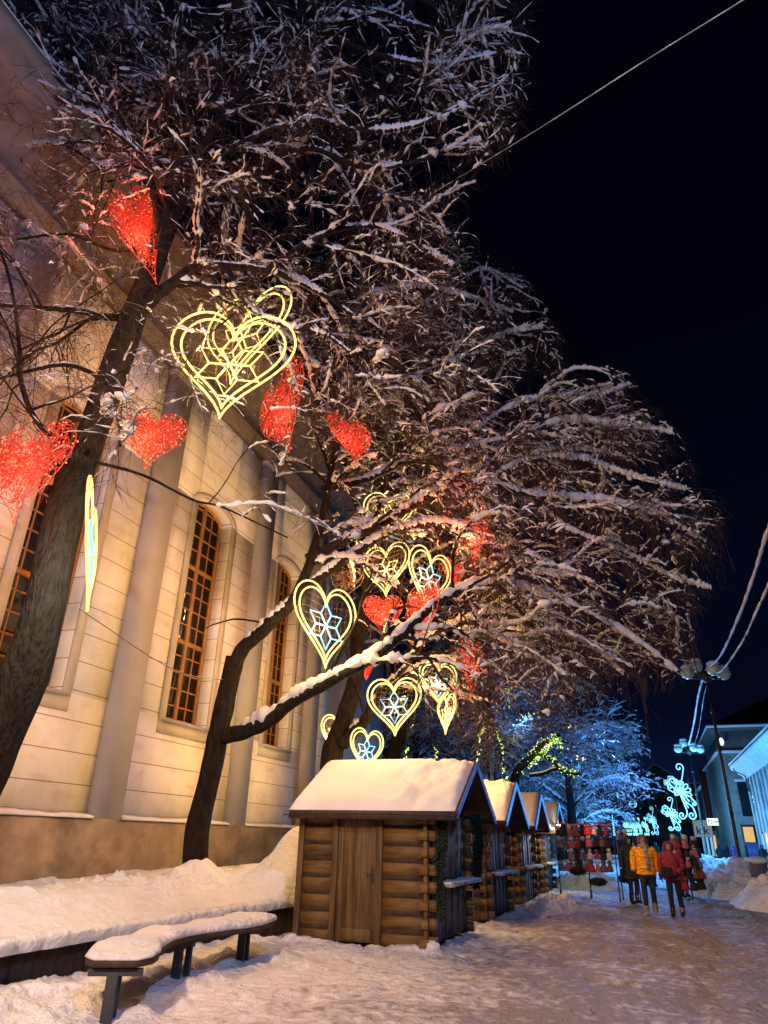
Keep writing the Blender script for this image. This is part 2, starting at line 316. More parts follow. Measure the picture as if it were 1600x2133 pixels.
# ------------------------------------------------------------------ bench (curved seat, steel T legs)
ctr = catmull([(-4.72, 6.14), (-5.16, 7.0), (-5.36, 7.9), (-5.22, 8.9), (-5.30, 9.6), (-5.42, 10.15)], 60)
wid = np.interp(np.linspace(0, 1, 60), [0, .03, .08, .3, .5, .72, .9, .97, 1], [.19, .30, .33, .25, .26, .33, .30, .20, .06])
tg = np.gradient(ctr, axis=0); tg /= np.linalg.norm(tg, axis=1)[:, None]; nr = np.stack([-tg[:, 1], tg[:, 0]], -1)
bn = thing('bench', 'curved dark bench with thick snow on its seat in front of the planter', 'bench', (-5.2, 8, 0))
O = np.array([-5.2, 8])
def slab(wd, z0, z1, nz=0):
    rings = []
    for i in range(60):
        a = ctr[i]-nr[i]*wd[i]-O; c_ = ctr[i]+nr[i]*wd[i]-O
        rings.append([(*a, z0), (*c_, z0), (*c_, z1), (*a, z1)])
    return MB().loft(rings)
slab(wid, .40, .452).build('seat', DARKW, bn)
rings = []
prof = np.array([(-1.0, 0), (-1.03, .35), (-.93, .78), (-.6, .97), (-.2, 1.0), (.2, 1.0), (.6, .97), (.93, .8), (1.03, .35), (1.0, 0)])
for i in range(60):
    t = min(i, 59-i)/3.; hs = (.055+.055*vn(i*.35, 3.))*min(1, .35+t*.3)
    rr = []
    for q, (pu, pv) in enumerate(prof):
        wv = wid[i]*(1+.05*(vn(i*.5, q*1.7)-.5)); p = ctr[i]+nr[i]*wv*pu-O
        rr.append((*p, .454+hs*pv*(1+.35*(vn(i*.45, q*.9+9)-.5))))
    rings.append(rr)
MB().loft(rings).build('seat_snow', SNOW, bn, True)
for i, wl in ((1, .24), (26, .19), (44, .22)):
    c0 = ctr[i]-O; ang = math.atan2(nr[i][1], nr[i][0]); L = MB()
    L.box((*c0, .355), (wl*2, .06, .06), ang); L.box((*(c0+nr[i]*0.02), .15), (.10, .065, .40), ang); L.box((*(c0+tg[i]*.16), .17), (.07, .05, .40), ang)
    bevel(L.build('leg', STEEL, bn), .006)
# ------------------------------------------------------------------ church
XW = -10.5; XP = -10.34
ch = thing('church_building', 'cream plastered church wall with grey pilasters and tall arched windows, standing behind the planter', 'church', (XW, 14, 0))
def W(x0, x1, y0, y1, z0, z1): return (x0-XW, x1-XW, y0-14, y1-14, z0, z1)
YA, YB = -6.0, 23.4
pil = [(-3.3, -2.4), (1.8, 2.7), (6.9, 7.8), (12.0, 12.87), (17.12, 18.0), (21.4, 22.3)]
wins = [(-1.3, .4), (3.75, 5.5), (8.9, 10.65), (14.0, 15.78), (18.82, 20.4)]
ZS, ZT, AK = 4.0, 9.72, .38
# panels with holes: build as strips
b = MB(); segs = [YA]+[v for p in pil for v in p]+[YB]
def arch(yc, r, z0, n=14, k=1.0): return [(yc+r*cos(a), z0+r*k*sin(a)) for a in np.linspace(0, pi, n)]
D_ = .45
edges = [p[1] for p in pil]
for wi, (a, c_) in enumerate(wins):
    y0 = max([p[1] for p in pil if p[1] <= a]); y1 = min([p[0] for p in pil if p[0] >= c_])
    y0 -= .02; y1 += .02
    b.bx(*W(XW-.6, XW, y0, y1, 1.6, ZS)); b.bx(*W(XW-.6, XW, y0, a, ZS, ZT)); b.bx(*W(XW-.6, XW, c_, y1, ZS, ZT))
    # arch spandrel
    r = (c_-a)/2; yc = (a+c_)/2; ap = arch(yc, r, ZT, 15, AK)[::-1]; top = 13.0
    V = []; n = len(ap)
    for xx in (XW, XW-.6):
        for (yy, z_) in ap: V.append((xx-XW, yy-14, z_))
        for (yy, z_) in ap: V.append((xx-XW, (yy-14), top))
    F = []
    for i in range(n-1):
        F += [(i, i+1, n+i+1, n+i), (2*n+i+1, 2*n+i, 3*n+i, 3*n+i+1), (i, 2*n+i, 2*n+i+1, i+1)]
    b.add(V, F)
    b.bx(*W(XW-.6, XW, y0, a, ZT, top)); b.bx(*W(XW-.6, XW, c_, y1, ZT, top))
b.bx(*W(XW-.6, XW, YA, pil[0][0]+.02, 1.6, 13.0)); b.bx(*W(XW-.6, XW, pil[-1][1]-.02, YB, 1.6, 13.0))
b.build('wall', PLASTER, ch)
for p, q in pil: MB().bx(*W(XW-.3, XP, p, q, 1.761, 12.75)).build('pilaster', PILAS, ch)
b = MB().bx(*W(XW-.6, XP, YA, YB, -.1, 1.76)); b.build('plinth', PLINTH, ch)
for i in range(len(pil)-1):
    b = MB(); y0, y1 = pil[i][1], pil[i+1][0]; n = 40; yy = np.linspace(y0, y1, n); rings = []
    for j, v in enumerate(yy):
        h = .03+.045*vn(v*3, 2.); o_ = .03+.02*vn(v*4, 5.)
        rings.append([(XW-XW-.0, v-14, 1.755), (XP-XW+o_, v-14, 1.75), (XP-XW+o_, v-14, 1.765+h*.6), (XP-XW-.03, v-14, 1.77+h), (0, v-14, 1.79+h*1.2)])
    b.loft(rings).build('ledge_snow', SNOWR, ch, True)
# capitals + entablature
for p, q in pil:
    b = MB(); b.bx(*W(XW-.3, XP+.03, p-.03, q+.03, 12.60, 12.66)); b.bx(*W(XW-.3, XP+.05, p-.05, q+.05, 12.661, 12.748)); b.build('capital', PILAS, ch)
b = MB()
prof = [(0, 12.75), (.26, 12.75), (.26, 13.05), (.32, 13.08), (.32, 13.18), (.22, 13.22), (.22, 13.75), (.34, 13.82), (.42, 13.95), (.62, 14.02), (1.20, 14.12), (1.27, 14.16), (1.27, 14.60), (1.42, 14.7), (1.46, 14.9), (0, 14.96)]
b.prism([(u_, v_) for u_, v_ in prof], YA-14, YB+.9-14, 'y')
b.build('cornice', TRIMP, ch)
b = MB().add([(-.6, YA-14, 14.98), (1.48, YA-14, 14.91), (1.48, YB-13.1, 14.91), (-.6, YB-13.1, 14.98), (-6, YA-14, 18.5), (-6, YB-16, 18.5)], [(0, 1, 2, 3), (1, 4, 5, 2)], [(2, 5, 3)])
b.build('roof', SNOWR, ch)
MB().bx(*W(-20, XW-.6, YB-.4, YB, 0, 14.6)).build('end_wall', PLASTER, ch)
MB().bx(*W(-19, XW-.9, YB, 32, 0, 12)).build('rear_wing_wall', PILAS, ch)
# windows
wproto = None
for wi, (a, c_) in enumerate(wins):
    r = (c_-a)/2; yc = (a+c_)/2
    fr = MB(); X0 = XW-.42-XW; t = .06
    def bar(y0, y1, z0, z1, d=.06, x=X0): fr.bx(x, x+d, y0-14, y1-14, z0, z1)
    top = ZT+r*AK
    for yy in (a+.05, yc, c_-.05): bar(yy-.06, yy+.06, ZS, (ZT if yy != yc else top-.03), .085)
    for z in (ZS+.05, 6.05, 8.1): bar(a+.1, c_-.1, z-.055-.0013, z+.055, .075)
    for k in (1, 3):
        yy = a+(c_-a)*k/4; bar(yy-.018, yy+.018, ZS, ZT+r*AK*.6, .04)
    z = ZS+.42
    while z < top-.1:
        if min(abs(z-6.05), abs(z-8.1)) > .15: bar(a+.05, c_-.05, z-.017, z+.017, .045, X0+.002)
        z += .42
    ap = np.array(arch(yc, r-.05, ZT, 17, AK)); fr.tubes(np.stack([np.full(17, X0+.04), ap[:, 0]-14, ap[:, 1]], -1), .055, 6)
    f = fr.build('window', WINW, ch)
    poly = [(a+.02-14, ZS), (c_-.02-14, ZS)]+[(p-14, q) for p, q in arch(yc, r-.02, ZT, 15, AK)]
    MB().prism(poly, X0-.03, X0+.012, 'x').build('pane', GLASS, f)
    s = MB().bx(X0, .14, a-.12-14, c_+.12-14, ZS-.09, ZS-.03)
    s.build('sill', PILAS, f)
    s = MB()   # flat raised surround
    for (p, q) in ((a-.24, a-.005), (c_+.005, c_+.24)): s.bx(0, .035, p-14, q-14, ZS-.09, ZT)
    s.bx(0, .034, a-.24-14, c_+.24-14, ZS-.36, ZS-.093)
    o_ = np.array(arch(yc, r+.24, ZT, 15, AK+.06)); i_ = np.array(arch(yc, r+.005, ZT, 15, AK))
    rings = [[(0, i_[j][0]-14, i_[j][1]), (.035, i_[j][0]-14, i_[j][1]), (.035, o_[j][0]-14, o_[j][1]), (0, o_[j][0]-14, o_[j][1])] for j in range(15)]
    s.loft(rings); s.build('surround', SURR, f)
# ------------------------------------------------------------------ market huts (local: front facade at x=0 facing +x, y 0..2.65)
HW, HD, EV = 2.65, 2.25, 1.93
def make_hut(label, first=False, irregular=False):
    h = thing('market_hut', label, 'market hut', group='market huts in a row along the street')
    b = MB()
    # side wall toward the camera: log planks left and right of the door, with ragged shadow gaps
    def logs(x0, x1, y, n=8, dirn=1, k=0):
        hh = EV/n
        for i in range(n):
            z0 = i*hh+.012; z1 = (i+1)*hh-.016
            cs = [(y, z0), (y-dirn*.026, z0+.014), (y-dirn*.032, (z0+z1)/2), (y-dirn*.026, z1-.014), (y, z1), (y+dirn*.06, z1), (y+dirn*.06, z0)]
            b.loft([[(xx, c[0], c[1]) for c in cs] for xx in (x0, x1)])
    logs(-HD+.10, -1.62, .08); b.build('log_wall', LOG, h); b = MB()
    logs(-.80, .0, .08); b.build('log_wall', LOG, h)
    hh = EV/8; b = MB(); b2 = MB()
    for i in range(8):
        z0, z1 = i*hh+.03, (i+1)*hh-.03      # far side and back walls
        b.bx(-HD, 0, HW-.12, HW-.03, z0-.03, z1+.03)
        b2.bx(-HD, -HD+.08, .10, HW-.12, z0-.03, z1+.03)
    b.build('log_wall', LOG, h); b2.build('rear_wall', LOG, h)
    for y_ in (.03, HW-.15):
        b = MB()
        for i in range(8): b.bx(-.02, .13, y_, y_+.12, i*hh+.04, (i+1)*hh-.05)
        b.bx(-.02, .0, y_+.01, y_+.11, .02, EV-.02); b.build('log_ends', LOG, h)
    # ragged strip of frayed edge in the joints
    for (x0, x1) in ((-HD+.12, -1.64), (-.78, -.05)):
        g2 = MB()
        for i in range(1, 8):
            g2.bx(x0, x1, .052, .10, i*hh-.024, i*hh+.020)
            n = int((x1-x0)/.03)
            for j in range(n): g2.bx(x0+j*.03, x0+j*.03+.016, .034, .06, i*hh-.036, i*hh-.004)
        g2.build('joint_batten', DARKW, h)
    for x in (-HD+.06, -1.57, -.80): bevel(MB().bx(x-.05, x+.05, .0, .10, 0, EV-.002).build('frame_post', DOORW, h), .006, 1)
    MB().bx(-HD-.03, .0, .002, .09, EV-.001, EV+.07).build('top_beam', DOORW, h); MB().bx(-HD, .0, HW-.1, HW-.02, EV-.001, EV+.07).build('top_beam', DOORW, h)
    MB().bx(-1.52, -.85, .012, .09, EV-.09, EV-.004).build('door_lintel', DOORW, h)
    d = MB(); d.bx(-1.515, -.855, .045, .09, .06, EV-.10)
    for x in (-1.47, -.90): d.bx(x-.045, x+.045, .026, .05, .062, EV-.102)
    for z in (.16, EV-.19): d.bx(-1.424, -.946, .028, .05, z-.08, z+.08)
    for x in np.arange(-1.36, -.95, .12): d.bx(x-.003, x+.003, .040, .046, .25, EV-.28)
    dd = d.build('door', DOORW, h); bevel(dd, .004, 1)
    k = MB(); k.box((-.905, .020, .98), (.03, .012, .20)); k.tubes(np.array([(-.905, .02, 1.0), (-.905, -.03, 1.0), (-.93, -.035, 1.0), (-1.02, -.03, 1.005)]), .009, 6)
    k.build('handle', STEEL, dd)
    # front facade: shutters, lower panel, counter
    b = MB(); n = 5; y0, y1 = .22, HW-.22
    for i in range(n):
        a_ = y0+(y1-y0)*i/n; c2 = y0+(y1-y0)*(i+1)/n
        b.bx(-.07, .0+.012*(i % 2), a_+.008, c2-.008, .93, EV-.02)
    b.build('shutter', SHUT, h)
    b = MB(); b.bx(-.08, -.01, .15, HW-.15, .06, .92)
    for i in range(n+1):
        a_ = y0+(y1-y0)*i/n; b.bx(-.01, .012, a_-.03, a_+.03, .1, .82)
    b.bx(-.01, .02, .15, HW-.15, .80, .90)
    b.build('lower_panel', GREYW, h)
    b = MB().bx(-.0, .34, .2, HW-.2, .845, .885); b.bx(.02, .06, .4, .44, .6, .845); b.bx(.02, .06, HW-.44, HW-.4, .6, .845)
    ct = b.build('counter', SHUT, h)
    yy = np.linspace(.22, HW-.22, 30)
    MB().loft([[(.03, v, .886), (.33, v, .886), (.32, v, .895+.03*vn(v*5, 1)), (.1, v, .90+.04*vn(v*5, 7.))] for v in yy]).build('counter_snow', SNOWR, ct, True)
    # roof
    ridge = 2.74; ym = HW/2; oy = .24; x0, x1 = -HD-.06, .52
    sl = (ridge-EV-.06)/(ym); ze = EV+.06-sl*oy
    for s_, nm in ((-1, 'a'), (1, 'b')):
        ya = ym+s_*(ym+oy)
        MB().add([(x0, ya, ze), (x1, ya, ze), (x1, ym, ridge), (x0, ym, ridge), (x0, ya, ze+.05), (x1, ya, ze+.05), (x1, ym, ridge+.05), (x0, ym, ridge+.05)],
             [(0, 3, 2, 1), (4, 5, 6, 7), (0, 1, 5, 4), (1, 2, 6, 5), (3, 0, 4, 7)]).build('roof_slope', DARKW, h)
    for y_ in (-oy-.012, HW+oy+.012): MB().box(((x0+x1)/2, y_, ze-.005), (x1-x0+.02, .024, .13)).build('eave_board', DARKW, h)
    b = MB()   # notched log ends showing on the camera-side corner
    for i in range(8): b.bx(-.13+.03*(i % 2), .02, -.045, .03, i*hh+.05, i*hh+.17)
    b.bx(-.06, .0, -.01, .03, .06, EV-.1); bevel(b.build('corner_blocks', LOG, h), .008, 1)
    MB().tubes(np.array([(x0-.12, -oy-.03, ze-.02), (x0+.4, -oy-.032, ze+.005), (-.6, -oy-.032, ze+.015), (x1-.2, -oy-.032, ze-.0), (x1+.03, -oy-.035, ze-.01)]), .007, 5).build('cable', WIRE, h)
    b = MB()
    for s_ in (-1, 1):
        ya = ym+s_*(ym+oy)
        P = np.array([(x1+.012, ya, ze-.01), (x1+.012, ym, ridge+.01)])
        b.add([(x1, ya, ze-.06), (x1, ya, ze+.06), (x1, ym, ridge+.07), (x1, ym, ridge-.06), (x1+.024, ya, ze-.06), (x1+.024, ya, ze+.06), (x1+.024, ym, ridge+.07), (x1+.024, ym, ridge-.06)],
              [(0, 1, 2, 3), (7, 6, 5, 4), (1, 5, 6, 2), (0, 3, 7, 4), (0, 4, 5, 1)])
    b.build('gable_board', DARKW, h)
    b = MB()
    for s_ in (-1, 1):
        ya = ym+s_*(ym+oy)
        for dz in (-.035, .035):
            n = 20; P = np.stack([np.full(n, x1+.038), np.linspace(ya, ym, n), np.linspace(ze, ridge, n)+dz], -1); b.tubes(P, .016 if not first else .012, 5)
    b.build('rope_light', E_HUTD if first else E_HUT, h)
    # gable infill set back
    MB().prism([(.05, EV), (HW-.05, EV), (ym, ridge-.03)], -.06, -.0, 'x').build('gable_panel', DARKW, h)
    MB().prism([(.05, EV), (HW-.05, EV), (ym, ridge-.03)], -HD, -HD+.05, 'x').build('gable_panel', DARKW, h)
    b = MB().bx(-.0, x1-.05, .05, .12, EV-.05, EV+.02); b.bx(0, x1-.05, HW-.12, HW-.05, EV-.05, EV+.02); b.build('rafter', DARKW, h)
    # snow blanket
    sd = rng.random()*50; nx, ny = 54, 44; us = np.linspace(0, 1, nx); vs = np.linspace(-1, 1, ny); G = np.zeros((nx, ny, 3))
    th0 = .16
    for i, u_ in enumerate(us):
        for j, v_ in enumerate(vs):
            X = x0-.02+(x1-x0+.02)*u_; Y = ym+v_*(ym+oy+.01)
            zr = ridge+.05-sl*(abs(v_)*(ym+oy))
            rnd = .09*math.exp(-(v_/.10)**2)
            th = th0*(1-.25*abs(v_))+.035*(fbm(X*1.4+sd, Y*1.4)-.45)
            if irregular:
                m = smst(.42, .60, u_+.22*(vn(v_*3+sd, 3.)-.5)-.12*(1-abs(v_)))
                th = th*(1-m)+m*(-.02+.24*fbm(X*4+sd, Y*4, 3)+.05*vn(X*12, Y*12))
            ed = min(u_, 1-u_)*nx/1.6; ev = (1-abs(v_))*ny/2/1.3
            f_ = min(1, .0+math.sqrt(min(1, ed)))*min(1, math.sqrt(min(1, ev)))
            G[i, j] = (X, Y, zr+.003+(th)*f_*(1 if f_ > .02 else 0)-rnd*f_*.9)
    MB().grid(G).build('roof_snow', SNOWR, h, True)
    return h
def garland(h, y, x=.16, z1=1.9, z0=.55, n=520, sway=.04):
    n = int(n*1.9)
    zc = rng.uniform(z0, z1, n); a = rng.uniform(0, 2*pi, n); cx = x+sway*np.sin(zc*5); cy = y+.03*np.sin(zc*7+1)
    w_ = (.075+.05*vn(zc*9, zc*0+z0*7))*(1-.3*(zc < z0+.2))
    P0 = np.stack([cx+rng.normal(0, .015, n), cy+rng.normal(0, .015, n), zc], -1)
    P1 = P0+np.stack([np.cos(a)*w_, np.sin(a)*w_, rng.uniform(-.09, .02, n)], -1)
    b = MB().tubes(np.stack([P0, (P0+P1)/2+[0, 0, .01], P1], 1), np.array([.012, .016, .002]), 3)
    zz_ = np.linspace(z0, z1, 20); b.tubes(np.stack([x+sway*np.sin(zz_*5), y+.03*np.sin(zz_*7+1), zz_], -1), .02, 5)
    b.build('fir_garland', FIR, h)
h1 = make_hut('nearest log market hut with panelled door, thick snowy roof and fir garlands', True, True); place(h1, (-3.30, 11.45, 0))
garland(h1, .12, .17, 1.92, .45, 620); garland(h1, 2.5, .25, 1.95, .75, 520)
h2 = make_hut('second log market hut from the camera, snow on its roof streaked and pitted', False, True); place(h2, (-3.36, 16.1, 0))
h3 = make_hut('third log market hut from the camera with a smooth rounded snow roof', False, False); place(h3, (-3.40, 20.75, 0))
h4 = copy_tree(h3); place(h4, (-3.42, 25.6, 0), 0, 'farthest log market hut with a lit bulb beside its gable')
# bits of snow on log ends of hut 1 + the lump by its corner
tag(MB().blob((-3.22, 11.42, .08), .10, jit=.3, sq=(1, 1, .8)).build('snow_lump', SNOW, None, True), 'small lump of snow at the front corner foot of the nearest market hut', 'snow lump')
bl = thing('bulb_lamp', 'bright bare bulb hanging from the gable of the farthest market hut', 'light bulb', (-2.75, 25.15, 2.02))
MB().blob((0, 0, 0), .055).build('bulb', E_BULB, bl, True); MB().tubes(np.array([(0, 0, .05), (0, .02, .2), (.02, .35, .45)]), .01, 5).build('cord', WIRE, bl)
lamp('hut_bulb_light', (-2.65, 25.0, 2.0), 110, (1, .80, .45), .05)
# ------------------------------------------------------------------ trees
POLY = np.array([(-900, -900), (1150, -900), (1145, 60), (1112, 180), (1092, 280), (1050, 350), (975, 405), (1000, 500), (1120, 590), (1180, 700), (1185, 775), (1230, 805), (1335, 765), (1345, 830), (1430, 890), (1450, 975), (1510, 1020), (1525, 1130), (1538, 1240), (1440, 1285), (1460, 1400), (1375, 1455), (1270, 1460), (1230, 1520), (1100, 1560), (960, 1585), (680, 1585), (600, 1480), (560, 1330), (330, 1290), (200, 1200), (100, 1200), (-900, 1150)], float)
def inside(P, poly=POLY):
    x, y = px(P); c = np.zeros(x.shape, bool); n = len(poly); j = n-1
    for i in range(n):
        xi, yi = poly[i]; xj, yj = poly[j]
        c ^= ((yi > y) != (yj > y)) & (x < (xj-xi)*(y-yi)/(yj-yi+1e-9)+xi); j = i
    return c
OPEN = np.array([(330, 960), (690, 990), (700, 1150), (790, 1230), (930, 1290), (960, 1480), (880, 1600), (300, 1600), (300, 1250)], float)
def keepers(P):
    return inside(P) & (~inside(P, OPEN) | (rng.random(len(P)) < .16))
def nrm(v): return v/(np.linalg.norm(v, axis=-1, keepdims=True)+1e-9)
def grow(P, D, L, M, wig, grav):
    pts = [P]; st = (L/M)[:, None]
    for i in range(M):
        D = nrm(D+rng.normal(0, wig, D.shape)+np.array([0, 0, -1.])*grav*(i+1)/M)
        P = P+D*st; pts.append(P)
    return np.stack(pts, 1)
def spawn(P, R, n, tmin, tmax, ang, upb, bias=None):
    """n children at random places on the polylines P (weights by length)"""
    Ln = np.linalg.norm(np.diff(P, axis=1), axis=2).sum(1); pr = Ln/Ln.sum()
    i = rng.choice(len(P), n, p=pr); t = rng.uniform(tmin, tmax, n)*(P.shape[1]-1); k = np.minimum(t.astype(int), P.shape[1]-2); f = (t-k)[:, None]
    p = P[i, k]*(1-f)+P[i, k+1]*f; T = nrm(P[i, k+1]-P[i, k]); r = R[i, k]*(1-f[:, 0])+R[i, k+1]*f[:, 0]
    q = nrm(np.cross(T, nrm(rng.normal(size=(n, 3))))); q[:, 2] = q[:, 2]*.75; q = nrm(q)
    a = rng.normal(ang, .22, n)[:, None]
    D = nrm(T*np.cos(a)+q*np.sin(a)+np.array([0, 0, upb])+(0 if bias is None else np.array(bias)))
    return p, D, r, i, t/(P.shape[1]-1)
O_shel = np.zeros(3)
def snowify(b, P, R, th, cover, k=5, mult=2, steep=.8, jit=.15, start=False):
    N, M, _ = P.shape
    if N == 0: return
    tt = np.linspace(0, M-1, (M-1)*mult+1); i = np.minimum(tt.astype(int), M-2); f = tt-i
    Q = P[:, i]*(1-f)[:, None]+P[:, i+1]*f[:, None]; r = R[:, i]*(1-f)+R[:, i+1]*f
    T = nrm(np.gradient(Q, axis=1)); s = np.abs(T[:, :, 2])
    nz = (1-jit)*vn(rng.random((N, 1))*200+tt[None]*1.3/mult*1.7, rng.random((N, 1))*200+0*tt[None])+jit*rng.random(r.shape)
    m = (nz < cover)*(s < steep)
    lens = np.clip((cover-nz)/.25, 0, 1)*m
    if th > .03: lens = np.maximum(lens, m*.45)
    rs = (np.minimum(r*1.02, .16)+th*(.5+1.0*rng.random(r.shape)))*np.sqrt(lens)*(1-.6*s)
    hf = rng.random((N, 1))*150; hv = vn(hf+tt[None]*2.6, hf*1.7+tt[None]*0); rs = rs*((.68+.5*hv) if start else (.30+1.25*hv))
    if start: rs = rs*smst(0, .14, tt/(M-1))[None]
    off = r*.45+rs*.30
    Q = Q.copy(); Q[:, :, 2] += off
    Wd_ = Q+O_shel[None, None]
    rs = rs*np.where((Wd_[:, :, 0] < -6.6) & (Wd_[:, :, 2] < 11.0) & (Wd_[:, :, 1] < 9.5), .33, 1.0)   # the wall shelters the low inner branches
    keep = rs.max(1) > .004
    # flatten into round-topped ridge: keep tube but clamp so it never swallows the branch
    b.tubes(Q[keep], rs[keep]*np.ones_like(tt), k, cap=False)
def tree(name, label, cat_limbs, dens=1., seed=1, snow=1., lowY=None, group=None, n1=None, grav=.25, bias=None, poly=True, L1=(1.6, 3.0), twig=1., snowmat=None, hang=None, limbcover=1.15):
    global rng
    rng = np.random.default_rng(seed)
    root = thing(name, label, 'tree', cat_limbs[0][0][0] if isinstance(cat_limbs[0][0], list) else cat_limbs[0][0][0], 0, group)
    global O_shel
    O = np.array(root.location); O_shel = O
    limbs = []; rads = []; tr = MB(); lm = MB(); sn = MB()
    for li, (pts, r0, r1) in enumerate(cat_limbs):
        Pn = catmull(np.array(pts), 33); t = np.linspace(0, 1, 33)
        Rn = r0+(r1-r0)*t**.8
        kn = np.cumsum(rng.normal(0, .35*r0 if li else .04*r0, (33, 3)), 0)*.35*np.sin(pi*t)[:, None]
        wob = 1+.10*(np.array([vn(v*14, li*3.3) for v in t])-.5)
        if li == 0: wob = wob+.35*np.exp(-t*14)
        Pn = Pn+kn
        if li == 0:
            # trunk: fluted, burled surface
            k = 22; T = nrm(np.gradient(Pn, axis=0)); PP = catmull(Pn, 150); tt = np.linspace(0, 1, 150); RR = np.interp(tt, t, Rn*wob)
            T = nrm(np.gradient(PP, axis=0)); A = nrm(np.cross(T, [0, 1, 0.])); B = np.cross(T, A); th = np.arange(k)*2*pi/k
            rr = RR[:, None]*(1+.10*(vn(th[None]*2.2+0*tt[:, None], tt[:, None]*9)-.5)+.13*(vn(th[None]*5+9+0*tt[:, None], tt[:, None]*16)-.5)+.05*np.sin(th[None]*5+tt[:, None]*3))
            tr.loft(PP[:, None]+rr[..., None]*(A[:, None]*np.cos(th)[None, :, None]+B[:, None]*np.sin(th)[None, :, None])-O)
        elif r0 > .095:
            k = 14; PP = catmull(Pn, 100); tt = np.linspace(0, 1, 100); RR = np.interp(tt, t, Rn*wob); th = np.arange(k)*2*pi/k
            T = nrm(np.gradient(PP, axis=0)); A = nrm(np.cross(T, [0, 1, .01])); B = np.cross(T, A)
            rr = RR[:, None]*(1+.16*(vn(th[None]*2.5+li*3+0*tt[:, None], tt[:, None]*18)-.5)+.16*(vn(th[None]*5+0*tt[:, None], tt[:, None]*45+li)-.5))
            lm.loft(PP[:, None]+rr[..., None]*(A[:, None]*np.cos(th)[None, :, None]+B[:, None]*np.sin(th)[None, :, None])-O)
        else: lm.tubes(Pn-O, Rn*wob, 9)
        limbs.append(Pn); rads.append(Rn)
    P0 = np.stack(limbs); R0 = np.stack(rads)
    kk = R0[:, 0] > .042; kk[0] = False
    snowify(sn, P0[kk]-O, R0[kk], .060*snow, limbcover, 8, 5, .84, .1, True)
    Ls = P0[1:] if len(P0) > 1 else P0; Rs = R0[1:] if len(P0) > 1 else R0
    total = np.linalg.norm(np.diff(Ls, axis=1), axis=2).sum()
    N1 = n1 or int(total*2.1*dens)
    p, D, r, i, t = spawn(Ls, Rs, N1, .18, 1, .95, .16, bias)
    L = rng.uniform(*L1, N1)*(1.12-.35*t)
    B1 = grow(p, D, L, 9, .16, grav*.5); r1 = np.clip(r*.5, .012, .05); R1 = r1[:, None]*np.linspace(1, .35, 10)
    if poly:
        k = keepers(B1[:, -1]); B1, R1 = B1[k], R1[k]
    N2 = int(len(B1)*9*dens**.3)
    p, D, r, i, t = spawn(B1, R1, N2, .12, 1, .85, .06, bias)
    B2 = grow(p, D, rng.uniform(.7, 1.5, N2)*(1.1-.4*t), 6, .2, grav); R2 = np.clip(r*.55, .006, .016)[:, None]*np.linspace(1, .4, 7)
    if poly:
        k = keepers(B2[:, -1]) | (rng.random(len(B2)) < .0); B2, R2 = B2[k], R2[k]
    N3 = int(len(B2)*7.5*twig)
    p, D, r, i, t = spawn(B2, R2, N3, .1, 1, .8, .0, bias)
    B3 = grow(p, D, .22+.85*rng.random(N3)**1.6, 5, .30, grav*1.3); R3 = np.clip(r*.55, .0045, .008)[:, None]*np.linspace(1, .4, 6)
    if poly:
        k = inside(B3[:, -1]) & (~inside(B3[:, -1], OPEN) | (rng.random(len(B3)) < .5)); B3, R3 = B3[k], R3[k]
    N4 = int(len(B3)*2.6*twig)
    p, D, r, i, t = spawn(B3, R3, N4, .15, 1, .75, -.05, bias)
    B4 = grow(p, D, rng.uniform(.12, .34, N4), 2, .2, grav); R4 = np.full((N4, 3), .0032)*np.linspace(1, .5, 3)
    if hang:
        sel = B1[:, -1, 0] > hang[1]; Bs, Rs_ = B1[sel], R1[sel]
        p, D, r, i, t = spawn(Bs, Rs_, hang[0], .2, 1, 1.2, -.5)
        BH = grow(p, D, rng.uniform(.7, 1.9, hang[0]), 8, .12, 1.1); RH = np.full((hang[0], 9), .0045)*np.linspace(1, .5, 9)
        BH = BH[inside(BH[:, 3])]; RH = RH[:len(BH)]
        p, D, r, i, t = spawn(BH, RH, len(BH)*4, .1, 1, .6, -.3)
        BK = grow(p, D, rng.uniform(.15, .5, len(p)), 3, .15, .6)
    lm.tubes(B1-O, R1, 6)
    tw = MB().tubes(B2-O, R2, 4).tubes(B3-O, R3, 3, False).tubes(B4-O, R4, 3, False)
    if hang: tw.tubes(BH-O, RH, 3, False).tubes(BK-O, np.full((len(BK), 4), .0032), 3, False)
    snowify(sn, B1-O, R1, .040*snow, .66, 6, 5, .68)
    snowify(sn, B2-O, R2, .026*snow, .50, 5, 4, .75)
    k = rng.random(len(B3)) < .55; snowify(sn, B3[k]-O, R3[k], .009*snow, .50, 4, 3, .75)
    nc = int(len(B3)*.26*snow); q = rng.integers(0, len(B3), nc); jx = rng.integers(0, 4, nc); T_ = nrm(B3[q, jx+1]-B3[q, jx]); c_ = B3[q, jx]
    ok = np.abs(T_[:, 2]) < .8; T_, c_ = T_[ok], c_[ok]; nc = len(c_)
    hl = rng.uniform(.025, .10, nc)[:, None, None]*np.array([-1, -.55, 0, .5, 1])[None, :, None]; rr_ = rng.uniform(.010, .026, nc)[:, None]*np.array([.15, .8, 1, .75, .1])*(1+.35*rng.random((nc, 5)))
    Pc = c_[:, None]+T_[:, None]*hl+rng.normal(0, .006, (nc, 5, 3)); Pc[:, :, 2] += rr_*.6
    W_ = Pc[:, 2]; rr_ = rr_*np.where((W_[:, 0] < -6.6) & (W_[:, 2] < 11) & (W_[:, 1] < 9.5), .35, 1)[:, None]
    sn.tubes(Pc-O, rr_, 5, False)
    # bigger clumps resting in forks
    nb = int(len(B2)*.14*snow)
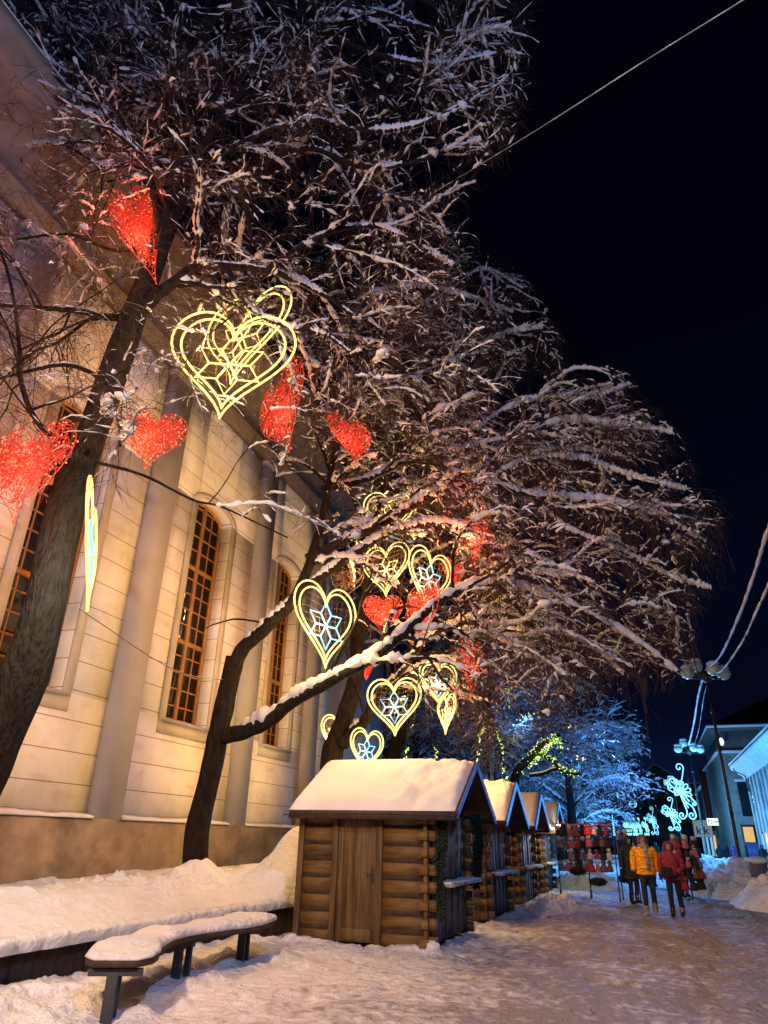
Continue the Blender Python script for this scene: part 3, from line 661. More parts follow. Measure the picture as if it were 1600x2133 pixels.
    for q in rng.choice(len(B2), nb): 
        c_ = B2[q, rng.integers(0, 4)]-O; rr = rng.uniform(.025, .07)*(1.7 if rng.random() < .12 else 1)
        sn.blob(c_+[0, 0, rr*.5], rr, 6, 5, .3, (1.2, 1.2, .75))
    t_ = tr.build('trunk', BARK, root, True); lm.build('limbs', BARK, root, True); tw.build('twigs', TWIG, root, False)
    sn.build('branch_snow', snowmat or TSNOW, root, True)
    return root
def pl_(pts): return [at(*p) for p in pts]
def limb(pts, r0, r1): return (pl_(pts), r0, r1)
def trunk(pts, r0, r1, base=None):
    P = pl_(pts); 
    P = [np.array([P[0][0], P[0][1], .2])] + P if P[0][2] > .4 else P
    return (P, r0, r1)
T1 = [trunk([(-150, 1830, 7), (-62, 1640, 7), (2, 1510, 7), (62, 1370, 7), (92, 1255, 7), (118, 1130, 7), (150, 1000, 7), (196, 880, 7), (252, 725, 7), (284, 640, 7), (322, 540, 7), (350, 440, 7.05)], .385, .17),
 limb([(285, 645, 7), (340, 520, 7.1), (372, 430, 7.2), (395, 365, 7.3), (440, 332, 7.5), (490, 355, 7.6), (510, 420, 7.7), (525, 500, 7.8)], .13, .035),
 limb([(300, 640, 7), (345, 600, 7.1), (400, 565, 7.2), (470, 552, 7.5), (560, 560, 8.0), (650, 600, 8.6), (740, 660, 9.2)], .12, .03),
 limb([(270, 660, 7), (215, 665, 6.9), (150, 655, 6.7), (60, 645, 6.4), (-60, 630, 6.1)], .08, .025),
 limb([(180, 960, 6.85), (150, 940, 6.5), (125, 925, 6.3), (150, 875, 6.2), (200, 860, 6.3), (245, 870, 6.4), (250, 930, 6.5)], .055, .02),
 limb([(125, 925, 6.3), (70, 870, 6.1), (40, 800, 6.0), (30, 700, 5.9), (10, 560, 5.8), (-40, 430, 5.8)], .05, .02),
 limb([(320, 560, 7), (325, 420, 6.8), (280, 300, 6.6), (215, 190, 6.4), (130, 70, 6.2), (40, -60, 6.0)], .10, .03),
 limb([(350, 440, 7.05), (370, 330, 7), (390, 200, 7), (420, 60, 7.1), (450, -100, 7.2)], .16, .06),
 limb([(395, 365, 7.2), (450, 260, 7.2), (540, 150, 7.3), (650, 60, 7.4), (800, -60, 7.5)], .10, .03),
 limb([(440, 332, 7.5), (530, 290, 7.7), (640, 250, 7.9), (780, 275, 8.2), (900, 250, 8.4), (1020, 180, 8.6)], .09, .025),
 limb([(500, 385, 7.6), (560, 330, 7.8), (650, 310, 8.0), (760, 350, 8.4), (880, 330, 8.7), (1000, 290, 9)], .08, .025),
 limb([(372, 300, 7), (300, 130, 7.3), (240, 0, 7.6), (200, -100, 8)], .08, .03),
 limb([(420, 60, 7.1), (560, -30, 7.4), (760, 20, 7.9), (920, 70, 8.3), (1060, 60, 8.6)], .09, .025),
 limb([(560, 560, 8.0), (660, 500, 8.5), (780, 480, 9), (880, 520, 9.5), (960, 560, 10)], .07, .02),
 limb([(470, 552, 7.5), (520, 640, 7.8), (600, 680, 8.2), (690, 700, 8.7), (780, 790, 9.2)], .05, .02),
 limb([(230, 800, 7.0), (150, 760, 6.7), (60, 770, 6.4), (-40, 800, 6.2)], .045, .02),
 limb([(650, 60, 7.4), (780, 110, 7.8), (900, 130, 8.2), (1040, 110, 8.6), (1110, 120, 8.8)], .06, .02),
 limb([(215, 190, 6.4), (140, 215, 6.2), (60, 180, 6.0), (-30, 190, 5.8)], .05, .02),
 limb([(300, 330, 6.9), (220, 350, 6.6), (120, 300, 6.3), (20, 310, 6.1)], .045, .02),
 limb([(310, 520, 7), (230, 520, 6.7), (140, 490, 6.4), (20, 500, 6.2)], .04, .02),
 limb([(190, 960, 7.1), (300, 990, 7.6), (400, 1040, 8.0), (470, 1060, 8.4), (600, 1120, 9.0)], .03, .012)]
T2 = [trunk([(405, 1812, 12.3), (412, 1720, 12.3), (432, 1640, 12.3), (448, 1560, 12.3), (462, 1495, 12.3), (478, 1420, 12.3), (490, 1370, 12.3)], .235, .185),
 limb([(484, 1400, 12.3), (505, 1350, 12.3), (550, 1305, 12.3), (598, 1255, 12.3), (630, 1195, 12.4), (655, 1110, 12.5), (672, 1020, 12.6), (688, 930, 12.7), (700, 850, 12.8), (690, 760, 12.9), (700, 660, 13)], .17, .05),
 limb([(468, 1532, 12.3), (510, 1522, 12.2), (560, 1500, 12.1), (605, 1462, 12.1), (655, 1435, 12.1), (720, 1402, 12.2), (790, 1362, 12.4), (850, 1308, 12.7), (900, 1262, 13), (960, 1232, 13.3), (1050, 1228, 13.7), (1150, 1255, 14.1), (1250, 1300, 14.4), (1340, 1350, 14.6), (1410, 1400, 14.8)], .17, .03),
 limb([(590, 1262, 12.3), (680, 1195, 12.6), (760, 1140, 13), (850, 1098, 13.4), (930, 1095, 13.8), (1010, 1135, 14.2), (1100, 1190, 14.5), (1200, 1200, 14.8)], .11, .03),
 limb([(640, 1165, 12.4), (730, 1120, 12.8), (810, 1085, 13.2), (900, 1035, 13.6), (1000, 1012, 14), (1110, 1035, 14.4), (1250, 1045, 14.8), (1370, 1075, 15.2), (1470, 1130, 15.5)], .12, .03),
 limb([(672, 1020, 12.6), (760, 1000, 13.2), (850, 960, 13.8), (950, 938, 14.3), (1060, 905, 14.8), (1180, 870, 15.2), (1290, 880, 15.5), (1400, 900, 15.8)], .10, .025),
 limb([(700, 850, 12.8), (760, 810, 13.3), (850, 790, 13.9), (950, 745, 14.5), (1050, 690, 15), (1130, 680, 15.3)], .07, .02),
 limb([(690, 790, 12.9), (640, 740, 12.7), (600, 690, 12.5), (560, 640, 12.4)], .05, .02),
 limb([(700, 660, 13), (780, 610, 13.6), (880, 600, 14.2), (980, 620, 14.7), (1070, 650, 15)], .05, .02),
 limb([(1000, 1012, 14), (1090, 960, 14.4), (1200, 950, 14.9), (1320, 990, 15.3), (1430, 1020, 15.6)], .06, .02),
 limb([(1050, 1228, 13.7), (1130, 1330, 14), (1200, 1400, 14.2), (1260, 1440, 14.4)], .04, .02),
 limb([(960, 1232, 13.3), (1000, 1290, 13.6), (1080, 1350, 14), (1170, 1390, 14.2)], .05, .02),
 limb([(950, 938, 14.3), (1040, 860, 14.8), (1130, 830, 15.2), (1230, 830, 15.6), (1310, 800, 15.9)], .05, .015),
 limb([(1110, 1035, 14.4), (1180, 1100, 14.6), (1300, 1150, 14.9), (1400, 1200, 15), (1480, 1225, 15.2)], .05, .02),
 limb([(560, 1300, 12.3), (500, 1290, 12.0), (450, 1300, 11.8), (425, 1310, 11.7)], .025, .01)]
T3 = [trunk([(690, 1600, 17), (700, 1540, 17), (722, 1480, 17), (742, 1400, 17), (745, 1320, 17), (760, 1240, 17)], .30, .17),
 limb([(712, 1550, 16.9), (760, 1500, 16.8), (800, 1440, 16.8), (850, 1400, 17), (900, 1330, 17.4), (960, 1290, 17.8)], .17, .06),
 limb([(745, 1330, 17), (800, 1230, 17.3), (870, 1160, 17.8), (960, 1120, 18.4), (1060, 1130, 19), (1160, 1180, 19.5)], .12, .03),
 limb([(760, 1240, 17), (770, 1120, 17.2), (800, 1010, 17.6), (860, 920, 18), (960, 850, 18.6), (1060, 800, 19.2)], .13, .04),
 limb([(770, 1120, 17.2), (730, 1010, 17.2), (720, 900, 17.2), (760, 780, 17.4), (820, 700, 17.8)], .09, .03),
 limb([(900, 1330, 17.4), (1000, 1280, 18), (1120, 1290, 18.6), (1220, 1340, 19), (1300, 1400, 19.3)], .07, .02),
 limb([(800, 1010, 17.6), (900, 1000, 18.4), (1020, 960, 19.2), (1150, 930, 19.8), (1270, 940, 20.3)], .07, .02),
 limb([(720, 900, 17.2), (660, 800, 17.0), (650, 700, 17), (700, 580, 17.2)], .06, .02),
 limb([(820, 700, 17.8), (900, 640, 18.2), (1000, 560, 18.6), (1090, 600, 19)], .05, .02)]
T4 = [trunk([(815, 1610, 24), (830, 1540, 24), (850, 1460, 24), (862, 1380, 24)], .30, .2),
 limb([(862, 1380, 24), (880, 1270, 24.3), (930, 1160, 24.8), (1020, 1070, 25.4), (1120, 1030, 26)], .16, .04),
 limb([(850, 1440, 24), (930, 1380, 24.4), (1020, 1330, 25), (1120, 1340, 25.6), (1220, 1380, 26)], .12, .03),
 limb([(862, 1380, 24), (840, 1260, 24), (850, 1120, 24.2), (900, 1000, 24.6)], .13, .04),
 limb([(856, 1410, 24), (800, 1330, 23.8), (740, 1290, 23.6), (700, 1200, 23.4)], .08, .03)]
tree('linden_tree', 'big bare tree with a thick leaning dark trunk at the left edge before the church', T1, 1.0, 12, .85, n1=175, grav=.22, limbcover=.62)
tree('linden_tree', 'forked bare tree whose long snow-covered limb reaches right over the nearest market hut', T2, 1.0, 22, 1.15, n1=175, grav=.42, bias=(.10, 0, 0), hang=(300, -4.0))
tree('linden_tree', 'bare tree rising directly behind the roof of the nearest market hut, twin stems lit yellow', T3, .9, 33, 1.0, n1=110, grav=.35, hang=(220, -5.0))
tree('linden_tree', 'bare tree standing farther back behind the second market hut, small hearts in front', T4, .7, 44, .9, n1=80, grav=.3, twig=.7)
# ------------------------------------------------------------------ heart decorations hung in the trees
tt_ = np.linspace(0, 2*pi, 61)[:-1]
HX = 16*np.sin(tt_)**3; HY = 13*np.cos(tt_)-5*np.cos(2*tt_)-2*np.cos(3*tt_)-np.cos(4*tt_)
HX = HX/32.; HY = (HY-HY.min())/(HY.max()-HY.min())-.5
HP = np.stack([HX, HY], -1)
def in_heart(p, s=1.0):
    poly = HP*s; x, y = p[:, 0], p[:, 1]; c = np.zeros(len(p), bool); j = len(poly)-1
    for i in range(len(poly)):
        xi, yi = poly[i]; xj, yj = poly[j]; c ^= ((yi > y) != (yj > y)) & (x < (xj-xi)*(y-yi)/(yj-yi+1e-12)+xi); j = i
    return c
def star2(r0=.29, ri=.165):
    out = []
    for k in range(6):
        a = k*pi/3+pi/2
        out.append(np.array([(0, 0), (ri*cos(a-.52), ri*sin(a-.52)), (r0*cos(a), r0*sin(a)), (ri*cos(a+.52), ri*sin(a+.52)), (0, 0)]))
    return out
def heart(label, kind, top, tip, Y, wpx, side=1, starmat=None, dY=0, power=None, bulbs=170, rope=.018, group=None, ratio=.98, face=False):
    a = at(*top, Y); b_ = at(*tip, Y+dY); mid = (a+b_)/2; A = a-b_; H = np.linalg.norm(A); A = A/H; Wd = H*ratio
    e1 = np.cross([0, 1., 0], A); e1 /= np.linalg.norm(e1); e2 = np.cross(A, e1); best = None
    for ph in np.linspace(-85, 85, 171):
        if ph*side < 0: continue
        Bq = e1*cos(radians(ph))+e2*sin(radians(ph)); xx, yy = px(mid+HX[:, None]*Wd*Bq+HY[:, None]*H*A); e_ = abs(xx.max()-xx.min()-wpx)
        if best is None or e_ < best[0]-.5: best = (e_, Bq)
    B = best[1]
    if face:
        B = np.cross(mid-EYEP, A); B /= np.linalg.norm(B); x_, y_ = px(np.stack([mid-B*.5, mid+B*.5])); Wd = wpx/math.hypot(x_[1]-x_[0], y_[1]-y_[0])
    Nn = np.cross(B, A)
    h = thing('heart_decoration', label, 'heart light', mid, 0, group)
    def T(p, d=0): p = np.asarray(p); return p[..., 0:1]*Wd*B+p[..., 1:2]*H*A+np.asarray(d)[..., None]*Nn
    closed = np.vstack([HP, HP[:1]])
    if kind == 'red' or kind == 'off':
        wm = E_REDW if kind == 'red' else GOLDW
        f = MB().tubes(T(closed), .008, 5); f.build('frame', wm, h)
        r = MB(); pts = rng.uniform(-.5, .5, (4000, 2)); pts = pts[in_heart(pts, .97)]
        n = 460 if kind == 'red' else 120
        c0 = pts[:n]; v = rng.normal(0, .10, (n, 2)); d0 = rng.normal(0, .03, n); P = []
        an = rng.uniform(0, 2*pi, n); P = [c0]
        for q in range(4):
            an = an+rng.normal(0, .8, n); P.append(P[-1]+.055*np.stack([np.cos(an), np.sin(an)], -1))
        P = np.stack(P, 1); k = in_heart(P[:, -1]) & in_heart(P[:, 2])
        P = P[k]; D = d0[k][:, None]+rng.normal(0, .02, (k.sum(), 5))
        r.tubes(T(P, D), .0065 if kind == 'red' else .005, 3)
        o = r.build('light_wire', wm, h); tag(o, kind='stuff')
        if kind == 'red':
            b = MB()
            bp = np.vstack([pts[500:500+int(bulbs*1.4)], HP[::3]])
            for p in T(bp, rng.normal(0, .03, len(bp))): b.blob(p, .013*rng.uniform(.6, 1.5), 4, 2, 0)
            tag(b.build('bulb', E_REDB, h), kind='stuff')
        pw, col = 110, (1, .12, .05)
    else:
        for sc, nm in ((1.0, 'outer_rope_light'), (.84, 'inner_rope_light')):
            MB().tubes(T(closed*sc+[0, .01 if sc < 1 else 0]), rope, 6).build(nm, E_YEL, h, True)
        b = MB()
        for st in star2(): 
            b.tubes(T(st*[1, Wd/H]*1.0 - [0, .0]), rope*.95, 5)
        b.build('star', starmat or E_STAR, h)
        b = MB(); sp = np.linspace(-.42, .42, 11)
        for u_ in sp:
            for P in (np.stack([np.full(21, u_)+.02*np.sin(np.linspace(0, 9, 21)), np.linspace(-.5, .5, 21)], -1), np.stack([np.linspace(-.5, .5, 21), np.full(21, u_)+.02*np.sin(np.linspace(0, 9, 21))], -1)):
                m_ = in_heart(P, .82)
                for g_ in np.split(np.arange(21), np.where(~m_)[0]):
                    g_ = g_[m_[g_]]
                    if len(g_) > 1: b.tubes(T(P[g_]), .0028, 3)
        tag(b.build('wire_net', NETW, h), kind='stuff')
        pw, col = (300, (1, .66, .22))
    tp = T(np.array([0, .28]))
    MB().tubes(np.array([tp, tp+[0.02, 0, .35], tp+[0, 0, .8]]), .006, 4).build('hanging_wire', WIRE, h)
    if kind != 'off':
        l = lamp('heart_glow', tuple(mid+np.array([.0, -.22, -.05])), power or pw, col, .18)
    return h
heart('red tangled fairy-light heart highest in the leftmost tree, beside the upper trunk', 'red', (262, 392), (326, 592), 6.8, 100, 1, face=True, power=170)
heart('large red fairy-light heart at the left picture edge, left of the thick trunk', 'red', (78, 885), (26, 1092), 6.2, 128, 1, bulbs=220)
heart('wide red fairy-light heart hanging just right of the thick leaning trunk', 'red', (330, 858), (302, 976), 8.2, 158, 1)
heart('red fairy-light heart hanging below the right lobe of the largest yellow heart', 'red', (578, 785), (603, 943), 9.8, 92, -1)
heart('red fairy-light heart against the dark eave, right of the one below the largest yellow heart', 'red', (722, 868), (742, 966), 11.5, 92, 1)
heart('narrow red heart seen nearly edge-on, upper right among drooping branches', 'red', (993, 1066), (990, 1180), 13.8, 50, -1, bulbs=120, power=300)
heart('small dim red heart half hidden right of the blue-star heart behind twigs', 'red', (944, 1165), (945, 1225), 17, 46, 1, bulbs=80)
heart('broad red heart facing front, just right of the biggest blue-star heart', 'red', (798, 1240), (798, 1322), 15.2, 86, 1, bulbs=150)
heart('long red heart overlapping the bottom of a blue-star heart over the snowy limb', 'red', (880, 1215), (882, 1345), 13.2, 68, -1)
heart('lowest narrow red heart hanging alone under the drooping branches', 'red', (984, 1330), (981, 1456), 14.5, 44, 1, bulbs=120)
heart('tiny red heart glimpsed behind the trunk left of a blue-star heart', 'red', (766, 1374), (763, 1416), 18.5, 18, 1, bulbs=50)
heart('unlit pale wire heart above the biggest blue-star heart', 'off', (727, 1182), (715, 1250), 14, 68, 1)
heart('largest yellow rope-light heart with a yellow star, high beside the leftmost trunk', 'yel', (498, 655), (457, 872), 7.5, 258, 1, E_YEL, rope=.020, power=170)
heart('smaller yellow rope-light heart tucked behind the largest yellow heart', 'yel', (530, 612), (480, 800), 8.3, 175, -1, E_YEL, power=50)
heart('yellow rope-light heart seen edge-on beside the thick leaning trunk', 'yel', (195, 1035), (182, 1272), 6.55, 20, -1, E_STAR, power=220)
lamp('heart_glow', tuple(at(172, 1160, 6.45)), 150, (.3, .8, 1), .15)
heart('biggest blue-star heart with yellow outline, over the fork of the snowy limb', 'yel', (680, 1220), (678, 1392), 11.7, 128, 1, rope=.019)
heart('yellow heart half hidden behind a snowy branch, top of the middle cluster', 'yel', (812, 1028), (800, 1125), 14.5, 108, 1, E_YEL, rope=.018)
heart('yellow heart with a small yellow star above the broad red heart', 'yel', (804, 1135), (804, 1242), 14.8, 96, -1, E_YEL, rope=.018)
heart('blue-star heart with its bottom hidden by the long red heart', 'yel', (902, 1148), (884, 1272), 14.2, 88, 1, rope=.018)
heart('blue-star heart hanging directly above the nearest hut roof', 'yel', (820, 1414), (823, 1533), 13.6, 112, 1, rope=.018, power=110)
heart('small blue-star heart, rightmost of the yellow-outlined ones', 'yel', (912, 1380), (915, 1472), 17, 78, 1, rope=.02)
heart('narrow turned yellow heart just below the rightmost blue-star heart', 'yel', (931, 1448), (928, 1529), 17.5, 38, -1, E_YEL, rope=.02)
heart('blue-star heart partly sunk behind the nearest hut roof', 'yel', (768, 1520), (757, 1612), 16.2, 68, 1, rope=.019, power=90)
heart('yellow heart mostly hidden behind the twin-stemmed trunk', 'yel', (704, 1492), (693, 1572), 17.6, 62, 1, E_YEL, rope=.019)
# ------------------------------------------------------------------ far trees, blue-lit
def ftree(label, x, y, h, sp, seed, n1=55, lean=0, twig=.7, snow=1.6, group='snowy trees farther down the street'):
    r = np.random.default_rng(seed); B = np.array([x, y, .1])
    tr = [B, B+[.05*h*lean, 0, .2*h], B+[.1*h*lean, .1, .45*h], B+[.12*h*lean, 0, .7*h], B+[.1*h*lean, 0, .9*h]]
    L = [(tr, .022*h+.06, .05)]
    for k in range(11):
        a = k*2*pi/11*1.6+r.uniform(-.4, .4); z0 = r.uniform(.22, .75)*h; l = sp*r.uniform(.65, 1)*(1.15-z0/h*.6); c_ = np.array([cos(a), sin(a), 0]); b0 = B+[.1*h*lean*z0/h, 0, z0]
        L.append(([b0, b0+c_*l*.35+[0, 0, l*.25], b0+c_*l*.7+[0, 0, l*.33], b0+c_*l+[0, 0, l*.22]], .09, .03))
    return tree('snowy_tree', label, L, 1., seed, snow, n1=n1, poly=False, L1=(1.0, 2.2), twig=twig, grav=.3, group=group)
ftree('blue-lit snowy tree behind the market huts, its trunk wound with fairy lights', -6.6, 34, 12.8, 6.2, 51, 190, twig=.8)
ftree('blue-lit snowy tree just beyond the fairy-lit tree, crown over the hat racks', -4.0, 44, 12.5, 5.6, 52, 160)
ftree('lower blue snowy tree down the street with round blue lamps in its crown', -5.4, 58, 9, 5.0, 53, 90)
ftree('farthest blue snowy tree at the left of the swirl lights', -8.2, 76, 8.5, 5.0, 54, 60)
ftree('dark tree behind the lattice mast, left of the fairy-lit tree', -11, 36, 12, 5.5, 55, 110, snow=1.0)
# fairy lights wound round trunk and limbs
def fairy(label, paths, mats, n, rad, parent_name='fairy_light_string'):
    P = catmull(np.array([at(*p) for p in paths[0]]), 80)
    o = thing(parent_name, label, 'fairy lights', P[0]); O = np.array(o.location); w_ = MB(); bs = [MB(), MB()]
    for pth in paths:
        P = catmull(np.array([at(*p) for p in pth]), 200); a = np.linspace(0, 2*pi*len(pth)*4, 200)
        H_ = P+rad*np.stack([np.cos(a), np.sin(a), .3*np.sin(a*1.3)], -1)-O; w_.tubes(H_, .008, 3)
        for k in range(int(n/len(paths))):
            q = P[rng.integers(0, 200)]-O+rng.normal(0, rad*.5, 3); bs[rng.integers(0, 2)].blob(q, rng.uniform(.014, .030), 5, 3, 0)
    w_.build('wire', WIRE, o)
    for b, m_ in zip(bs, mats): tag(b.build('bulb', m_, o), kind='stuff')
    return o
fairy('green and yellow fairy lights wound round the leaning trunk behind the second hut', [[(1072, 1625, 30), (1100, 1580, 30), (1130, 1548, 30), (1155, 1540, 30), (1170, 1560, 30)], [(1100, 1600, 30), (1135, 1560, 30), (1160, 1535, 30)], [(1122, 1568, 30), (1150, 1582, 30), (1172, 1605, 30), (1208, 1612, 30)]], (E_GRN, E_FYEL), 420, .16)
fairy('short strand of yellow-green fairy lights right of the wound trunk', [[(1200, 1577, 33), (1212, 1580, 33), (1222, 1585, 33)]], (E_GRN, E_FYEL), 18, .07)
fairy('thin vertical strand of green fairy lights beside the lattice mast, right side', [[(1035, 1525, 28), (1046, 1560, 28), (1050, 1600, 28), (1056, 1625, 28)]], (E_GRN, E_FYEL), 45, .07)
fairy('thin vertical strand of green fairy lights left of the lattice mast', [[(1010, 1515, 27), (1000, 1530, 27), (998, 1560, 27), (992, 1598, 27)]], (E_GRN, E_FYEL), 45, .07)
fairy('faint green fairy lights high under the drooping branches', [[(1056, 1430, 30), (1060, 1450, 30), (1060, 1475, 30)]], (E_GRN, E_GRN), 20, .06)
fairy('row of faint green fairy lights in the blue tree crown', [[(1083, 1490, 32), (1100, 1490, 32), (1132, 1482, 32)]], (E_GRN, E_FYEL), 14, .06)
fairy('small cluster of green fairy lights in the blue crown near its right side', [[(1180, 1515, 32), (1195, 1512, 32), (1203, 1515, 32)]], (E_GRN, E_FYEL), 14, .06)
fairy('green fairy lights outlining an arch just over the nearest hut roof', [[(848, 1590, 22), (846, 1570, 22), (850, 1555, 22)], [(905, 1590, 22), (908, 1572, 22), (905, 1556, 22)]], (E_GRN, E_FYEL), 34, .05)
lamp('fairy_glow', tuple(at(1120, 1560, 29.2)), 35, (.75, 1, .35), .4)
# leaning lit trunk that carries the fairy lights
lt = thing('leaning_trunk', 'leaning snowy tree trunk behind the second hut wound in fairy lights', 'tree', at(1072, 1640, 30)); O = np.array(lt.location)
MB().tubes(catmull([at(1066, 1645, 30)-[0,0,3]-O, at(1072, 1630, 30)-O, at(1103, 1580, 30)-O, at(1135, 1548, 30)-O, at(1165, 1530, 30.3)-O], 30), np.linspace(.22, .07, 30), 9).build('trunk', BARK, lt, True)
MB().tubes(catmull([at(1118, 1568, 30)-O, at(1150, 1585, 30)-O, at(1172, 1607, 30)-O, at(1212, 1614, 30)-O], 30), np.linspace(.10, .04, 30), 7).build('limb', BARK, lt, True)
P = catmull([at(1103, 1616, 30)-O, at(1130, 1612, 30)-O, at(1150, 1604, 30)-O, at(1168, 1600, 30)-O], 30)
MB().tubes(P, .07, 7).build('limb', BARK, lt, True); MB().tubes(P+[0, 0, .06], .05, 6).build('limb_snow', TSNOW, lt, True)
# blue ball lamps in the far crowns
for i, (x, y, Y, lb) in enumerate(((1333, 1634, 60, 'small round blue lamp, topmost and rightmost in the far tree crown'), (1293, 1656, 56, 'small round blue lamp in the far tree crown with a curl shape'), (1318, 1675, 60, 'small round blue lamp low in the far tree crown'), (1268, 1621, 52, 'faint round blue lamp, leftmost in the far tree crown'))):
    c_ = at(x, y, Y); o = MB()
    for k in range(3):
        a = np.linspace(0, 2*pi, 13); R = Matrix.Rotation(k*pi/3, 3, 'X')
        o.tubes(np.array([R@Vector((cos(t)*.26, sin(t)*.26, 0)) for t in a]), .05, 4)
    o = o.build('ball_lamp', E_SWIRL); o.location = c_; tag(o, lb, 'ball lamp', 'blue ball lamps in the far tree')
lamp('blue_street_fill', (-1.2, 37, 4.6), 3000, (.10, .35, 1), .4); lamp('blue_tree_fill', (-4.6, 31.0, 6.4), 260, (.12, .36, 1), .3); lamp('blue_facade_fill', (3.8, 72, 6), 4200, (.22, .55, 1), .5); lamp('blue_crown_light', (-3.0, 53, 4.5), 2500, (.10, .38, 1), .4)  # street, tree and facade lamps are unseen blue fills added to brighten their surroundings
# lattice mast
ms = thing('lattice_mast', 'thin grey lattice mast rising behind the second market hut roof', 'mast', (-5.7, 28.2, 0))
b = MB(); 
for sx in (-.22, .22):
    for sy in (-.22, .22): b.tubes(np.array([(sx, sy, 0), (sx, sy, 6.4)]), .028, 5)
for k in range(13):
    z = .2+k*.48
    for (a, c_) in (((-.22, -.22), (.22, -.22)), ((.22, -.22), (.22, .22)), ((.22, .22), (-.22, .22)), ((-.22, .22), (-.22, -.22))):
        b.tubes(np.array([(*a, z), (*c_, z+.48)]), .015, 4); b.tubes(np.array([(*a, z), (*c_, z)]), .015, 4)
b.build('lattice', mat('galvanised_steel', (.22, .22, .22), .5, metal=.5), ms)
# ------------------------------------------------------------------ street lamps with swirl ornaments
def spiral(c, r0, turns, a0, dirn=1, n=26, r1=.12):
    t = np.linspace(0, 1, n); a = a0+dirn*turns*2*pi*t; r = r0*(1-t)+r0*r1*t
    return np.stack([c[0]+r*np.cos(a), c[1]+r*np.sin(a)], -1)
def swirl_curves():
    S_ = []
    S_.append(np.vstack([catmull([(.35, -1.0), (.1, -.45), (-.1, .1), (.12, .65), (.3, 1.15), (.42, 1.55)], 24), spiral((.12, 1.62), .31, 1.15, -.1, 1)]))
    S_.append(np.vstack([catmull([(.5, -.6), (.2, -.2), (0, .15), (-.1, .7), (-.5, 1.05)], 18)]))
    S_.append(np.vstack([catmull([(0, .1), (-.45, .25), (-.72, .6)], 8), spiral((-.5, .72), .24, 1.1, 3.6, -1)]))
    S_.append(np.vstack([catmull([(-.05, .0), (-.5, .0), (-.85, .2)], 8), spiral((-.72, .35), .18, 1.1, 4.0, -1)]))
    S_.append(np.vstack([catmull([(.0, -.1), (.25, -.6), (.65, -.95), (.78, -1.4)], 12), spiral((.50, -1.45), .28, 1.2, .0, -1)]))
    S_.append(np.vstack([catmull([(-.1, -.1), (.1, -.8), (.2, -1.25), (.05, -1.6)], 12), spiral((-.18, -1.45), .26, 1.2, -.4, -1)]))
    S_.append(np.vstack([catmull([(.2, -.1), (.55, -.25), (.85, -.6)], 8), spiral((.78, -.72), .15, 1.1, 1.0, -1)]))
    for k in range(5):
        a = -.25+k*.52; q = np.array([cos(a), sin(a)]); p = np.array([-q[1], q[0]]); L_ = .72
        S_.append(catmull([(0, 0), q*L_*.5+p*.13, q*L_*.9+p*.09, q*L_, q*L_*.9-p*.09, q*L_*.5-p*.13, (0, 0)], 16))
    for k in range(3):
        a = 2.4+k*.5; q = np.array([cos(a), sin(a)]); p = np.array([-q[1], q[0]])
        S_.append(catmull([(0, 0), q*.3+p*.1, q*.5, q*.3-p*.1, (0, 0)], 12))
    return S_
SW = swirl_curves()
def swirl(label, top, bot, Y, power=0, rope=.027, wscale=.7):
    a = at(*top, Y); b_ = at(*bot, Y); H = a[2]-b_[2]; mid = (a+b_)/2
    o = thing('swirl_ornament', label, 'light ornament', mid, 0, 'cyan swirl light ornaments along the street')
    m_ = MB()
    for c_ in SW: m_.tubes(np.stack([c_[:, 0]*H/3.8*wscale*1.15, .0*c_[:, 0], c_[:, 1]*H/3.8], -1), rope, 5)
    m_.build('rope_light', E_SWIRL, o, True)
    MB().tubes(np.array([(.55*H/3.8, .05, H*.5), (.62*H/3.8, .05, -H*.5)]), .02, 5).tubes(np.array([(-.3*H/3.8, .05, H*.1), (.62*H/3.8, .05, H*.1)]), .015, 5).tubes(np.array([(-.3*H/3.8, .05, -H*.4), (.62*H/3.8, .05, -H*.4)]), .015, 5).build('frame', POLE, o)
    if power: lamp('swirl_glow', tuple(mid+np.array([0, -1.2, -1.0])), power, (.10, .45, 1), .5)
    return o
swirl('nearest and largest cyan swirl ornament on a lamp post', (1414, 1590), (1424, 1713), 50, 3800, wscale=.80, rope=.038)
swirl('second large cyan swirl ornament, overlapping left of the nearest one', (1392, 1660), (1402, 1734), 62, 4000, wscale=.95, rope=.036)
swirl('cyan swirl ornament right of the far row, standing taller than its neighbours', (1357, 1680), (1360, 1742), 85, 2200)
swirl('small cyan swirl ornament, second from right in the far row', (1343, 1702), (1345, 1742), 100, 0, .05)
for i, x in enumerate((1331, 1321, 1313, 1305)):
    swirl(['small far cyan swirl ornament, third from right in the far row', 'small far cyan swirl ornament, middle of the far row', 'tiny far cyan swirl ornament, second from left in the far row', 'leftmost tiny cyan swirl ornament of the far row'][i], (x-1, 1703), (x, 1742), 110+i*7, 3500 if i == 1 else 0, .06, .6)
b = MB().tubes(np.array([(0, 0, 0), (0, 0, 2.2)]), np.array([.16, .03]), 6).build('light_cone', E_SWIRL); b.location = at(1280, 1741, 90); tag(b, 'slim glowing cyan cone left of the far swirl row', 'light cone')
